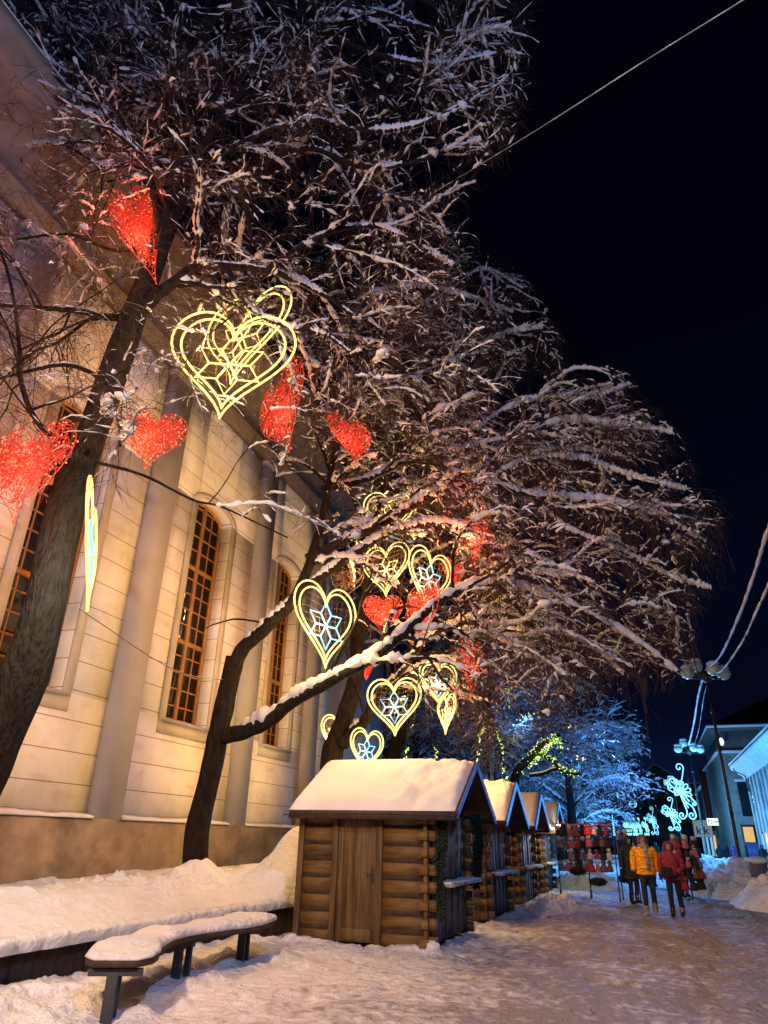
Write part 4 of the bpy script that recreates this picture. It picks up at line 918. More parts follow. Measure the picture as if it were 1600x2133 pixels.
def street_lamp(label, x, y, H, lean=0):
    o = thing('street_lamp', label, 'street lamp', (x, y, 0), 0, 'three-globe street lamps')
    P = MB(); P.tubes(np.array([(0, 0, 0), (0, 0, 1.2), (0, 0, 1.25), (lean*.5, 0, H*.5), (lean*.95, 0, H*.95)]), np.array([.10, .10, .072, .062, .05]), 10)
    for z in (H*.33, H*.62, H*.8): P.tubes(np.array([(lean*z/H, 0, z), (lean*z/H, 0, z+.10)]), .085, 10)
    P.build('pole', POLE, o, True)
    hd = MB().blob((lean, 0, H-.12), .22, 10, 6, .0, (1, 1, 1.2)).build('hub', POLE, o, True)
    for k in range(4):
        a = k*pi/2+.35; q = np.array([cos(a), sin(a), 0]); c_ = q*.72+np.array([lean, 0, H+(.45 if k == 1 else 0)])
        MB().tubes(np.array([(lean, 0, H-.1), q*.3+[lean, 0, H-.22], c_-[0, 0, .2]]), .035, 6).build('arm', POLE, hd)
        gl = MB().blob(c_, .27, 16, 10, 0, (1, 1, .92)); gg = gl.build('globe', GLOBE, o, True)
        MB().blob(c_+[0, 0, .21], .24, 10, 6, .05, (1, 1, .55)).build('globe_snow', SNOWR, gg, True)
    return o
street_lamp('nearest three-globe street lamp with dark pole rising from the right snow heap', 2.98, 30, 7.75)
street_lamp('second street lamp down the street, next to the largest swirl ornament', 3.25, 51, 7.25)
street_lamp('third street lamp, mostly hidden behind the swirl ornaments', 3.0, 78, 7.1)
# cables
def cable(label, pts, r, snow, mt=WIRE, smat=SNOWR):
    P = catmull([np.array(p) for p in pts], 90); o = thing('overhead_cable', label, 'cable', P[0]); O = P[0].copy()
    MB().tubes(P-O, r, 6).build('wire', mt, o)
    m_ = np.array([snow*(.5+.7*vn(i*.6, snow*999)) for i in range(90)]); 
    MB().tubes(P-O+[0, 0, r*.6], m_+r*.5, 7).build('cable_snow', smat, o, True)
    return o
cable('snow-lined cable crossing the black sky from the top right into the branches', [at(1640, -60, 5.6), at(1550, 0, 6), at(1340, 130, 7), at(1140, 258, 8.1), at(990, 350, 9.2), at(890, 410, 10)], .009, .007)
L1 = np.array([2.98, 30, 7.85])
cable('thick snow-caked cable rising to the right from the nearest lamp, left of the two', [L1, at(1500, 1368, 27), at(1537, 1290, 21), at(1570, 1200, 16.5), at(1600, 1105, 13.5), at(1660, 950, 10.5)], .018, .034)
cable('thinner snow-caked cable rising to the right from the nearest lamp, lower right', [L1+[.25, 0, .0], at(1503, 1398, 27), at(1545, 1340, 22), at(1578, 1270, 18), at(1600, 1222, 16), at(1660, 1080, 12)], .018, .026)
L2 = np.array([3.25, 51, 7.5])
cable('snowy cable sagging between the nearest and the second street lamp', [L1, at(1455, 1450, 34), at(1447, 1500, 38), at(1438, 1540, 44), L2], .015, .04)
cable('thin wire between the two street lamps, right of the snowy one', [L1+[.1, 0, -.3], at(1466, 1455, 34), at(1456, 1520, 40), at(1444, 1560, 46), L2+[.4, 0, -.1]], .012, .012)
cable('thin dark wire from the leftmost tree across the wall to the forked tree', [at(165, 1268, 7.3), at(230, 1312, 8.4), at(330, 1378, 10), at(400, 1408, 11.2), at(470, 1416, 12.2)], .007, .002)
# ------------------------------------------------------------------ right-hand side of the street
BW = mat('pale_facade', (.40, .40, .38), .9, scale=1.5, var=.2, bump=.15, bscale=20); BW2 = mat('grey_block_facade', (.26, .25, .22), .9, scale=2, var=.25, bump=.2, bscale=12)
BW3 = mat('dark_facade', (.10, .10, .10), .9, scale=1, var=.3); RED = mat('red_brown_cladding', (.14, .03, .02), .7, var=.3); BSN = SNOWR
# classical building, nearest right
cb = thing('classical_building', 'pale classical building with fluted facade and snowy eave at the right edge', 'building', (8.3, 60, 0))
X0 = 8.3
def R(x0, x1, y0, y1, z0, z1): return (x0-8.3, x1-8.3, y0-60, y1-60, z0, z1)
MB().bx(*R(8.3, 20, 30, 67, 0, 7.4)).build('wall', BW, cb)
prof = [(0, 6.6), (-.10, 6.65), (-.16, 6.9), (-.45, 7.05), (-.55, 7.25), (-.95, 7.4), (-1.0, 7.62), (-1.0, 7.7), (0, 7.75)]
MB().prism(prof, -30, 7.9, 'y').build('cornice', BW, cb)
MB().prism([(-1.05, 7.70), (-1.08, 7.86), (-.5, 8.0), (8, 11.0), (12, 11.0), (12, 7.7)], -30, 7.9, 'y').build('roof_snow', BSN, cb)
MB().prism([(-1.06, 7.76), (-1.1, 7.74), (-1.1, 7.70), (-1.0, 7.70)], -30, 8.0, 'y').build('gutter', STEEL, cb)
for y in np.arange(34, 67, 1.9):
    MB().bx(*R(8.18, 8.31, y-.22, y+.22, 1.2, 6.6)).build('pilaster', BW, cb)
for i, y in enumerate(np.arange(36.8, 66, 5.7)):
    f = MB().bx(*R(8.27, 8.32, y-.45, y+.45, 4.0, 6.1)).build('window', BW3, cb); MB().bx(*R(8.25, 8.268, y-.36, y+.36, 4.1, 6.0)).build('pane', GLASS, f)
MB().bx(*R(8.24, 8.32, 63.4, 65.2, .1, 2.6)).build('door', BW3, cb)
MB().bx(*R(8.20, 8.239, 63.5, 63.9, .4, 2.45)).build('lit_pane', E_COOLWIN, cb)
MB().bx(*R(8.20, 8.238, 60.8, 62.4, .4, 2.5)).build('lit_pane', E_WARMWIN, cb)
MB().tubes(np.array([(-.95, 6.5, 7.6), (-.9, 6.3, 7.2), (-.2, 6.1, 6.8), (-.1, 6.1, 5.6)]), .06, 6).build('downpipe', STEEL, cb)
# block building facing down the square
YB2 = 85
bb = thing('block_building', 'grey block building with snowy ledges and dark shutter beyond the classical one', 'building', (8.3, YB2, 0))
def Q(x0, x1, y0, y1, z0, z1): return (x0-8.3, x1-8.3, y0-YB2, y1-YB2, z0, z1)
MB().bx(*Q(8.3, 26, YB2, 108, 0, 10.6)).build('wall', BW2, bb)
MB().bx(*Q(8.9, 26, YB2+.8, 108, 10.6, 13.0)).build('upper_storey', BW3, bb)
MB().bx(*Q(7.5, 26, YB2-.8, 108.5, 13.0, 13.15)).build('eave', BW3, bb)
MB().bx(*Q(7.45, 26, YB2-.85, 108.6, 13.151, 13.42)).build('eave_snow', BSN, bb)
MB().add([Vector(p)-Vector((8.3, YB2, 0)) for p in ((7.6, YB2-.6, 13.42), (26, YB2-.6, 13.42), (26, 108, 13.42), (7.6, 108, 13.42), (16.8, 96, 18.5), (26, 96, 18.5))], [(0, 1, 5, 4)], [(0, 4, 3)], [(3, 4, 5, 2)]).build('roof', BW3, bb)
MB().bx(*Q(8.25, 15, YB2-.35, YB2+.9, 10.601, 10.85)).build('ledge_snow', BSN, bb)
MB().bx(*Q(8.0, 8.3, YB2, 108, 10.601, 10.8)).build('ledge_snow', BSN, bb)
MB().bx(*Q(9.5, 13.2, YB2-.12, YB2, 4.4, 7.7)).build('shutter', BLK, bb)
MB().bx(*Q(9.3, 13.4, YB2-.5, YB2, 7.72, 7.98)).build('canopy_snow', BSN, bb)
for (x, z, s_) in ((9.5, 9.3, .9), (11.8, 9.4, .8)):
    f = MB().bx(*Q(x-.1, x+s_+.1, YB2-.06, YB2, z-.5, z+.6)).build('window', BW3, bb); MB().bx(*Q(x, x+s_, YB2-.08, YB2-.061, z-.4, z+.5)).build('pane', GLASS, f)
for z in (3.9, 3.2, 2.5, 1.8, 1.1): MB().bx(*Q(10.6, 15, YB2-.03, YB2, z, z+.05)).build('joint_course', BW3, bb)
f = MB().bx(*Q(9.1, 11.0, YB2-.15, YB2, 0, 3.6)).build('shop_window', STEEL, bb)
MB().bx(*Q(9.25, 10.2, YB2-.17, YB2-.151, 2.0, 3.4)).build('lit_pane', E_WARMWIN, f)
o_ = MB().bx(*Q(9.35, 10.9, YB2-.19, YB2-.152, .3, 1.95)).build('poster', E_POST, f); o_['label'] = 'blue poster with rows of white lettering'
WHT = emat('white_print', (.5, .75, 1), .5)
for (x0, x1, z) in ((9.9, 10.4, 1.5), (9.5, 10.7, 1.15), (9.5, 10.75, .55)): pass
MB().bx(*Q(9.5, 10.75, YB2-.20, YB2-.191, .5, .62)).build('poster_stripe', WHT, o_)
lm_ = MB().blob((0, 0, 0), .3, 8, 5, 0, (.8, .5, 1.4)).build('wall_lamp', E_SIGN); lm_.location = at(1503, 1545, 84); tag(lm_, 'small lit wall lamp under the high eave of the block building', 'wall lamp')
# shop with red-brown column and sign
sh = thing('shop_building', 'low shop building with a red-brown pillar and lit signs down the street', 'building', (8.6, 112, 0))
def K(x0, x1, y0, y1, z0, z1): return (x0-8.6, x1-8.6, y0-112, y1-112, z0, z1)
MB().bx(*K(8.6, 22, 109, 150, 0, 9.5)).build('wall', BW3, sh)
MB().bx(*K(8.2, 22, 108.8, 151, 9.5, 9.75)).build('roof_snow', BSN, sh)
for y in (112, 118, 126, 135): 
    MB().bx(*K(8.52, 8.6, y, y+3.2, .3, 2.9)).build('shop_window', E_COOLWIN if y % 4 else E_WARMWIN, sh)
MB().bx(*K(7.6, 8.5, 106.5, 108.5, 3.4, 11)).build('pillar', RED, sh)
def text(body, size, m_, parent, loc, name='lettering', ext=.01):
    cu = bpy.data.curves.new(name, 'FONT'); cu.body = body; cu.size = size; cu.extrude = ext; cu.align_x = 'CENTER'; cu.align_y = 'CENTER'; cu.offset = size*.015
    t = bpy.data.objects.new(name, cu); C.objects.link(t); dg = bpy.context.evaluated_depsgraph_get(); me = bpy.data.meshes.new_from_object(t.evaluated_get(dg)); bpy.data.objects.remove(t)
    o = bpy.data.objects.new(name, me); C.objects.link(o); me.materials.clear(); me.materials.append(m_); o.parent = parent; o.location = loc; o.rotation_euler = (pi/2, 0, 0); return o
ks = thing('shop_sign', 'square pale sign reading kik on the shop front', 'sign', at(1464, 1726, 106))
MB().box((0, 0, 0), (2.2, .2, 2.0)).build('panel', E_KIK, ks); text('kik', 1.25, BLK, ks, (-.1, -.13, -.25))
text('t', .01, BLK, ks, (0, 0, 0)) if False else None
ls = thing('lit_sign', 'small glowing oval-marked sign box beside the kik sign', 'sign', at(1487, 1712, 100))
MB().box((0, 0, 0), (1.5, .3, .8)).build('sign_box', E_SIGN, ls); t_ = np.linspace(0, 2*pi, 21)
MB().tubes(np.stack([-.4+.22*np.cos(t_), 0*t_-.17, .22*np.sin(t_)], -1), .04, 5).build('emblem', BLK, ls); MB().box((.25, -.17, 0), (.5, .02, .12)).build('lettering', BLK, ls)
# buildings closing the street
fb = thing('far_building', 'dark gabled building closing the far end of the street', 'building', (3, 170, 0))
MB().bx(-5, 5.5, 0, 12, 0, 13.5).build('wall', BW3, fb); MB().prism([(-5.6, 13.5), (6.1, 13.5), (.3, 17.5)], -.6, 12, 'y').build('roof', BW3, fb)
MB().prism([(-5.8, 13.5), (-5.6, 13.5), (.3, 17.5), (6.1, 13.5), (6.3, 13.5), (.3, 17.85)], -.65, 12, 'y').build('roof_snow', BSN, fb)
for x in (-3.2, -.6, 2.0):
    f = MB().bx(x, x+1.1, -.06, 0, 8.5, 10.5).build('window', STEEL, fb)
mb = thing('side_building', 'dark building half hidden behind the swirl ornaments on the right', 'building', (7, 155, 0))
MB().bx(0, 14, 0, 30, 0, 12.5).build('wall', BW3, mb); MB().bx(-.4, 14, -.4, 30, 12.5, 12.8).build('roof_snow', BSN, mb)
for k in range(3): MB().bx(-.05, 0, 2+k*8, 6+k*8, .5, 3.2).build('shop_window', E_COOLWIN, mb)
lb_ = thing('left_building', 'dark building behind the far trees on the left of the street', 'building', (-14, 60, 0))
MB().bx(-12, 2, 0, 80, 0, 10).build('wall', BW3, lb_); MB().prism([(-12.3, 10), (2.4, 10), (-5, 14)], -.3, 80, 'y').build('roof', BSN, lb_)
# ------------------------------------------------------------------ snow heaps
def heap(name, label, cx, cy, rx, ry, h, seed, m_=SNOW, n=70, pk=1.6):
    u_ = np.linspace(-1.15, 1.15, n); X, Y = np.meshgrid(u_, u_, indexing='ij'); r = np.sqrt(X**2+Y**2)
    r = r*(1+.35*(fbm(X*1.5+seed, Y*1.5)-.45))
    Z = h*np.clip(1-r**pk, 0, 1)**.9+np.where(r < 1, (fbm(X*3+seed, Y*3, 4)-.4)*max(h, .55)*.6+np.maximum(0, fbm(X*8+seed, Y*8, 3)-.45)*max(h, .5)*.8, 0)*np.clip((1-r)*3, 0, 1)-.04
    o = MB().grid(np.stack([X*rx, Y*ry, Z], -1)).build(name, m_, None, True); o.location = (cx, cy, 0)
    return tag(o, label, 'snow heap', 'snow heaps along the street')
heap('snow_heap', 'tall snow heap around the base of the nearest lamp post at the right', 2.9, 29.0, 1.8, 2.6, 1.05, 3)
heap('snow_heap', 'broad orange-lit snow heap at the right picture edge', 3.9, 24.5, 2.0, 2.6, .95, 9)
heap('snow_heap', 'jagged bright blue snow heap behind the hat stand', 3.4, 45, 2.3, 5, 1.0, 21)
heap('snow_heap', 'low snow ridge beside the front corner of the third market hut', -2.5, 20.4, .7, 2.2, .22, 31)
heap('snow_heap', 'smooth rounded snow heap under the hat racks', -2.3, 29.5, 1.5, 1.6, .6, 41)
heap('snow_heap', 'long low blue snow bank in front of the block building', 7.0, 62, 2.0, 14, .45, 51)
bn_ = thing('litter_bin', 'dark litter bin with a cap of snow in front of the nearest lamp post', 'bin', (3.25, 27.6, .0))
bevel(MB().box((0, 0, .55), (.5, .45, 1.1)).build('bin_body', STEEL, bn_), .02); bevel(MB().box((.62, .5, .5), (.55, .4, .6)).build('side_box', BLK, bn_), .02)
MB().blob((0, 0, 1.12), .40, 12, 6, .12, (1, .9, .32)).build('bin_snow', SNOW, bn_, True)
# ------------------------------------------------------------------ people
def skin(name, V, E_, R_, m_, parent, sub=1, root=0):
    me = bpy.data.meshes.new(name); me.from_pydata([tuple(v) for v in V], E_, []); o = bpy.data.objects.new(name, me); C.objects.link(o)
    o.modifiers.new('s', 'SKIN'); 
    if not me.skin_vertices: me.skin_vertices.new()
    for i, r in enumerate(R_): me.skin_vertices[0].data[i].radius = r if isinstance(r, tuple) else (r, r)
    me.skin_vertices[0].data[root].use_root = True
    s_ = o.modifiers.new('u', 'SUBSURF'); s_.levels = sub; s_.render_levels = sub
    dg = bpy.context.evaluated_depsgraph_get(); dg.update(); m2 = bpy.data.meshes.new_from_object(o.evaluated_get(dg)); bpy.data.objects.remove(o)
    o = bpy.data.objects.new(name, m2); C.objects.link(o); m2.materials.clear(); m2.materials.append(m_); m2.polygons.foreach_set('use_smooth', np.ones(len(m2.polygons), bool))
    o.parent = parent; return o
def person(label, loc, rz, H, jm, tm, bm, hood, hm, jl=.80, group=None, stride=.12, arms=(0, 0), scarf=None, gloves=BLK, jw=1.0, detail=True):
    p = thing('person', label, 'person', loc, rz, group); s = H/1.72
    st = stride
    hip = [np.array([-.09, 0, .92]), np.array([.09, 0, .92])]; kn = [np.array([-.10, -st*.9, .49]), np.array([.10, st*.1, .48])]; an = [np.array([-.10, -st*.9+.02, .09]), np.array([.11, st*1.1, .10])]
    sh_ = [np.array([-.18, .0, 1.40]), np.array([.18, 0, 1.40])]
    el = [np.array([-.27, .03-arms[0]*.02, 1.13]), np.array([.27, .03-arms[1]*.02, 1.13])]
    wr = [np.array([-.29+arms[0]*.14, -.04-arms[0]*.16, .90+arms[0]*.10]), np.array([.29-arms[1]*.14, -.04-arms[1]*.16, .90+arms[1]*.10])]
    V = [(0, 0, .97), (0, .0, 1.15), (0, 0, 1.33), (0, .0, 1.46), (0, -.01, 1.53), (0, -.015, 1.62), (0, -.01, 1.68)]; E_ = [(0, 1), (1, 2), (2, 3), (3, 4), (4, 5), (5, 6)]; Rr = [(.13, .10), (.12, .09), (.14, .10), .055, .06, .088, .075]
    def put(v, r, par): V.append(tuple(v)); Rr.append(r); E_.append((par, len(V)-1)); return len(V)-1
    for i in (0, 1):
        a = put(sh_[i], .05, 2); b = put(el[i], .04, a); c_ = put(wr[i], .028, b)
        a = put(hip[i], .085, 0); b = put(kn[i], .055, a); d = put(an[i], .038, b); put(an[i]+[0, -.13, -.05], .035, d)
    body = skin('body', [np.array(v)*s for v in V], E_, [tuple(np.array(r)*s) if isinstance(r, tuple) else r*s for r in Rr], SKIN, p)
    # trousers
    V = [(0, 0, .96)]; E_ = []; Rr = [(.155, .12)]
    for i in (0, 1):
        a = put(hip[i]+[0, 0, -.06], (.10, .11), 0); b = put((hip[i]+kn[i])/2, .088, a); c_ = put(kn[i], .07, b); d = put(an[i]+[0, 0, .08], .062, c_)
    skin('trousers', [np.array(v)*s for v in V], E_, [tuple(np.array(r)*s) if isinstance(r, tuple) else r*s for r in Rr], tm, p)
    for i in (0, 1):
        b = MB(); q = an[i]; rings = []
        for (y, z, rx, rz_) in ((.06, .06, .04, .05), (.03, .07, .052, .07), (-.06, .055, .052, .05), (-.14, .045, .05, .042), (-.19, .03, .025, .025)):
            rings.append([(q[0]+rx*cos(t), q[1]+y, max(0, q[2]-.09+z+rz_*sin(t))) for t in np.linspace(0, 2*pi, 11)[:-1]])
        b.loft(rings); b.loft([[(q[0]+.055*k*cos(t), q[1]+.02+.06*k*sin(t), q[2]+z) for t in np.linspace(0, 2*pi, 11)[:-1]] for z, k in ((-.02, 1), (.10, 1.05), (.17, 1.15), (.18, .9))])
        for v in b.V: v *= s
        b.build('boot', bm, p, True)
    # jacket: torso loft + sleeves
    b = MB(); rings = []
    for z, rx, ry in ((jl, .205*jw, .155*jw), (jl+.02, .215*jw, .165*jw), (jl+.14, .205*jw, .165*jw), (1.0, .19*jw, .155*jw), (1.12, .185*jw, .15*jw), (1.25, .205*jw, .155*jw), (1.36, .205*jw, .14*jw), (1.42, .15, .115), (1.47, .09, .09), (1.52, .085, .09)):
        rings.append([(rx*np.sign(cos(t))*abs(cos(t))**.85, ry*sin(t)+.0, z+.008*sin(3*t+z*20)) for t in np.linspace(0, 2*pi, 21)[:-1]])
    R2 = []
    for i in range(len(rings)-1):
        a = np.array(rings[i]); c_ = np.array(rings[i+1]); R2.append(a); m_ = (a+c_)/2; cc = m_.mean(0); R2.append(cc+(m_-cc)*np.array([1.035, 1.035, 1]))
    R2.append(np.array(rings[-1])); b.loft(R2)
    for i in (0, 1):
        Pq = catmull([sh_[i]*[.78, 1, 1]+[0, 0, -.0], sh_[i]*[1.1, 1, 1]+[0, 0, -.05], (sh_[i]+el[i])/2+[(i-.5)*.05, .01, 0], el[i], (el[i]+wr[i])/2, wr[i]+[0, 0, .02]], 22)
        b.tubes(Pq, np.interp(np.linspace(0, 1, 22), [0, .2, .5, .8, 1], [.085, .088, .072, .062, .052])*(1+.06*np.cos(np.arange(22)*1.6))*jw, 12)
    for v in b.V: v *= s
    b.build('jacket', jm, p, True)
    # hood / hair
    b = MB(); rings = []
    for k in range(10):
        th = pi*k/9*.92
        z = 1.60+.125*cos(th) if th < pi/2 else 1.60+.16*cos(th); r = .115*sin(th)+.02
        ring = []
        for t in np.linspace(-pi*1.5+ .62, pi*.5-.62, 15):
            ring.append((r*cos(t), -r*1.05*sin(t)+.012+(0 if k > 2 else -.01), z))
        rings.append(ring)
    G = np.array(rings); b.grid(G); b.grid((G-[0, 0, 1.6])[:, ::-1]*np.array([.88, .88, .9])+np.array([0, 0, 1.6]))
    b.blob((0, .012, 1.665), .100, 12, 8, .02, (1.0, 1.05, .62))
    for v in b.V: v *= s
    b.build(hood, hm, p, True)
    if detail:
        b = MB().blob((0, -.105, 1.60), .017, 6, 4, 0, (.8, 1, 1.4)); [v.__imul__(s) for v in b.V]; b.build('nose', SKIN, body, True)
        for x in (-.034, .034): 
            b = MB().blob((x, -.092, 1.622), .011, 6, 4, 0, (1.2, .6, .8)); [v.__imul__(s) for v in b.V]; b.build('eye', BLK, body, True)
        b = MB().blob((0, -.092, 1.562), .016, 6, 4, 0, (1.4, .5, .45)); [v.__imul__(s) for v in b.V]; b.build('mouth', mat_lip, body, True)
    for i in (0, 1):
        q = wr[i]; dn = nrm(wr[i]-el[i]); sd = np.array([0, -1, 0.]) if arms[i] < .5 else np.array([0, 0, 1.]); V = [tuple(q), tuple(q+dn*.05), tuple(q+dn*.09)]; E_ = [(0, 1), (1, 2)]; Rr = [(.028, .028), (.04, .022), (.038, .02)]
        for f_ in range(4):
            o_ = sd*(.03-.02*f_); L_ = (.062, .072, .068, .052)[f_]; inn = np.array([-.012 if i else .012, 0, 0])
            a = put(q+dn*.105+o_, .010, 2); b_ = put(q+dn*(.105+L_*.55)+o_+inn, .009, a); put(q+dn*(.10+L_)+o_+inn*3, .008, b_)
        a = put(q+dn*.05+sd*.045, .012, 1); put(q+dn*.09+sd*.062, .010, a)
        skin('glove', [np.array(v)*s for v in V], E_, [tuple(np.array(r)*s) if isinstance(r, tuple) else r*s for r in Rr], gloves, p)
    if scarf is not None:
        b = MB(); b.loft([[(r*cos(t), r*sin(t)*.95-.005, z) for t in np.linspace(0, 2*pi, 15)[:-1]] for z, r in ((1.41, .12), (1.44, .135), (1.49, .13), (1.52, .10))])
        x_ = .045; Pq = np.array([(x_-.02, -.13, 1.46), (x_, -.168, 1.30), (x_+.01, -.175, 1.1), (x_+.01, -.185, .93)])
        b.loft([[(q[0]+u_*.045, q[1]-.012*v_, q[2]) for u_, v_ in ((-1, -1), (1, -1), (1, 1), (-1, 1))] for q in Pq])
        for v in b.V: v *= s
        b.build('scarf', scarf, p, True)
    return p
mat_lip = mat('lips', (.28, .09, .07), .5)
g0 = at(1358, 1903, 19.9); g1 = at(1408, 1908, 19.6)
yp = person('person in bright yellow-orange jacket and grey scarf walking towards the camera', (-.16, 19.9, 0), .06, 1.74, YJ, NAVY, BOOT, 'knit_hood', TAUPE, .84, scarf=SCARF, jw=1.1, arms=(0, 0))
rpn = person('person in dark red hooded jacket walking beside the yellow-jacketed person', (.42, 19.6, 0), -.12, 1.60, RJ, BLK, BLK, 'hood', RJ, .82, arms=(.2, .9), jw=1.06, stride=.10)
bg_ = MB().box((0, 0, 0), (.26, .12, .22)).build('handbag', BLK); bg_.location = (.30, 19.30, .93); tag(bg_, 'small black handbag held in front of the red jacket', 'bag'); bevel(bg_, .03, 2)
gp = person('person in dark green coat and dark trousers standing right behind the yellow jacket', (-.58, 23.2, 0), .5, 1.74, GJ, NAVY, BLK, 'hood', GJ, .62, jw=1.12, stride=.05)
dk = person('person in black coat walking on the street behind the hat racks', (-.1, 33, 0), 2.8, 1.72, BLK, BLK, BLK, 'cap', BLK, .66, detail=False, group='passers-by far down the street')
nv = person('person in navy coat far down the street between the two walkers', (.9, 36, 0), .1, 1.70, NAVY, BLK, BLK, 'hood', NAVY, .64, detail=False, group='passers-by far down the street')
vi = person('person in violet jacket standing near the foot of the block building', (6.9, 73, 0), .3, 1.68, VIOLET, BLK, BLK, 'hood', VIOLET, .7, detail=False, group='passers-by far down the street')
for i, (x, y, rz, lb) in enumerate(((.9, 27.0, .3, 'dark figure directly behind the red-jacketed person'), (1.7, 42, .5, 'dark-clothed person left of the hat stand in the middle distance'), (2.2, 44, 3, 'dark-clothed person seen above the hat stand'), (-.5, 50, 0, 'dark-clothed person far behind the yellow-jacketed person'), (.4, 56, 1, 'distant dark figure right of centre beneath the far swirls'), (6.2, 72, .5, 'dark figure next to the person in violet'), (5.2, 66, 2.5, 'dark figure behind the blue snow heap'), (7.6, 60.5, .2, 'dark-clothed person alone at the right picture edge with pale hat'), (1.2, 64, 0, 'tiny distant dark figure under the largest swirl'), (-1.4, 60, 0, 'tiny distant dark figure above the hat racks'))):
    c_ = copy_tree(dk if i % 2 == 0 else nv); place(c_, (x, y, 0), rz, lb, .97+.06*(i % 3)/2)
# ------------------------------------------------------------------ hats on racks
HM = [mat('hat_'+n, c_, .9, var=.4, scale=30, bump=.6, bscale=60) for n, c_ in (('black_knit', (.02, .018, .02)), ('grey_knit', (.16, .15, .16)), ('pink_knit', (.35, .10, .13)), ('brown_fur', (.14, .08, .05)), ('white_fur', (.5, .46, .42)), ('red_knit', (.32, .03, .03)))]
def hat(name, label, km, pm, kind):
    h = thing(name, label, 'hat', group='knitted hats for sale')
    b = MB(); rings = []
    for z, r in ((-.10, .085), (-.095, .10), (-.05, .102), (-.045, .092), (0, .092), (.06, .075), (.10, .04), (.115, .01)): rings.append([(r*cos(t)*(1+.04*cos(6*t)), r*.8*sin(t), z) for t in np.linspace(0, 2*pi, 17)[:-1]])
    b.loft(rings).build('knit_body', km, h, True)
    b = MB().blob((0, 0, .15), .062, 12, 8, .22); b.build('pompom', pm, h, True)
    return h
kinds = [('black', 0, 0), ('grey', 1, 4), ('pink', 2, 4), ('black with white pompom', 0, 4), ('red', 5, 3), ('brown', 3, 3), ('cream', 4, 4)]
protos = [hat('pompom_hat', k[0]+' pompom hat', HM[k[1]], HM[k[2]], k[0]) for k in kinds]
used = set()
def hang(i, loc, rz, where, sc=1.0, flip=False):
    lb = f'{kinds[i][0]} knitted pompom hat {where}'
    o = protos[i] if i not in used else copy_tree(protos[i]); used.add(i); place(o, loc, rz, lb, sc); 
    o['group'] = f'{kinds[i][0]} hats {where}'
    return o
def rack(label, x0, x1, y, z1, rows, where, glow=False, dy=0):
    r = thing('hat_rack', label, 'rack', ((x0+x1)/2, y, 0)); xm = (x1-x0)/2
    RM = STEEL
    for sx in (-xm, xm):
        MB().tubes(np.array([(sx, 0, 0), (sx, 0, z1)]), .018, 6).build('post', RM, r); MB().tubes(np.array([(sx, -.3, .02), (sx, 0, .35), (sx, .3, .02)]), .014, 5).build('foot', RM, r)
    for z in rows: MB().tubes(np.array([(-xm, 0, z), (xm, 0, z)]), .012, 5).build('rail', RM, r)
    MB().tubes(np.array([(-xm, 0, z1), (xm, 0, z1)]), .018, 6).build('top_rail', RM, r)
    for z in rows:
        x = x0+.09
        while x < x1-.05:
            hang(int(rng.choice(len(kinds), p=[.27, .17, .14, .16, .1, .11, .05])), (x, y-.04-rng.uniform(0, .1), z-.14), rng.uniform(-.6, .6), where, rng.uniform(.85, 1.15)); x += rng.uniform(.15, .2)
    return r
rack('left hat rack packed with knitted hats beside the farthest market hut', -2.75, -1.85, 24.3, 2.05, (1.95, 1.62, 1.28, .98), 'on the left hat rack')
rack('middle hat rack with the red-trimmed top rail', -1.80, -1.0, 23.6, 2.08, (1.98, 1.66, 1.32, 1.0), 'on the middle hat rack')
rack('right hat rack nearest the green-coated person', -.95, -.55+.1, 24.6, 1.95, (1.85, 1.5, 1.18, .9), 'on the right hat rack')
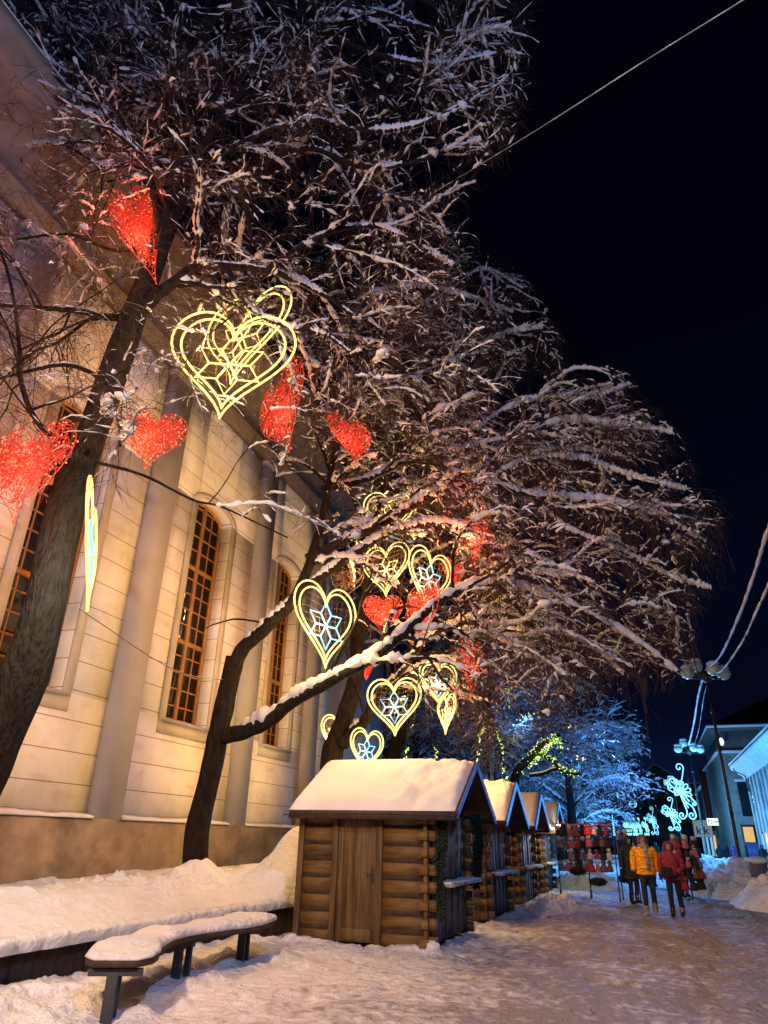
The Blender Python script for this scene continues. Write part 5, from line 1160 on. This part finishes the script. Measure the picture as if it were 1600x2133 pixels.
tr_ = MB().tubes(np.array([(-2.5, 23.5, 2.08), (-2.2, 23.48, 2.0), (-1.9, 23.5, 2.06), (-1.6, 23.45, 1.99), (-1.3, 23.5, 2.05), (-.95, 23.5, 2.0)]), .018, 6).build('red_ribbon', emat('red_trim', (1, .05, .04), .30)); tag(tr_, 'red glowing tinsel strip along the top of the middle hat rack', 'tinsel')
lamp('rack_red_glow', (-1.7, 23.2, 2.0), 8, (1, .2, .12), .1)
# black fur pieces low on the racks
for i, (x, z, lb) in enumerate(((-1.55, .52, 'black shaggy fur hat hanging lowest on the middle rack'), (-.75, .62, 'black and white fur hat low on the right rack'), (-2.1, .78, 'black fur hat low on the left rack'))):
    o = thing('fur_hat', lb, 'hat', (x, 23.4, z)); m_ = MB()
    P0 = rng.normal(0, 1, (500, 3)); P0 /= np.linalg.norm(P0, axis=1)[:, None]; P0 = P0*[.22, .12, .10]; m_.tubes(np.stack([P0*.6, P0*1.15+rng.normal(0, .015, (500, 3))-[0, 0, .02]], 1), np.array([.02, .003]), 3); m_.blob((0, 0, 0), .15, 10, 6, .15, (1.3, .7, .6)); m_.build('fur', HM[0], o)
ht = at(1440, 1850, 25.5)
sd = thing('hat_stand', 'tall stand hung all round with pompom hats right of the red-jacketed person', 'stand', (ht[0], 25.5, 0))
MB().tubes(np.array([(0, 0, 0), (0, 0, 1.78)]), .022, 8).build('pole', STEEL, sd)
for z in (.55, .85, 1.15, 1.45): MB().tubes(np.stack([.26*np.cos(t_), .26*np.sin(t_), 0*t_+z], -1), .01, 4).build('ring', STEEL, sd)
for a in (0, 2.1, 4.2): MB().tubes(np.array([(0, 0, .1), (.35*cos(a), .35*sin(a), 0.01)]), .015, 5).build('foot', STEEL, sd)
for z in (.5, .8, 1.1, 1.38, 1.64):
    for k in range(9):
        a = k*2*pi/9+z*3; hang(int(rng.choice(len(kinds), p=[.25, .12, .15, .15, .13, .12, .08])), (ht[0]+.31*cos(a)+.05*rng.normal(), 25.5+.31*sin(a), z-.08), a, 'on the round hat stand', rng.uniform(1.0, 1.35))
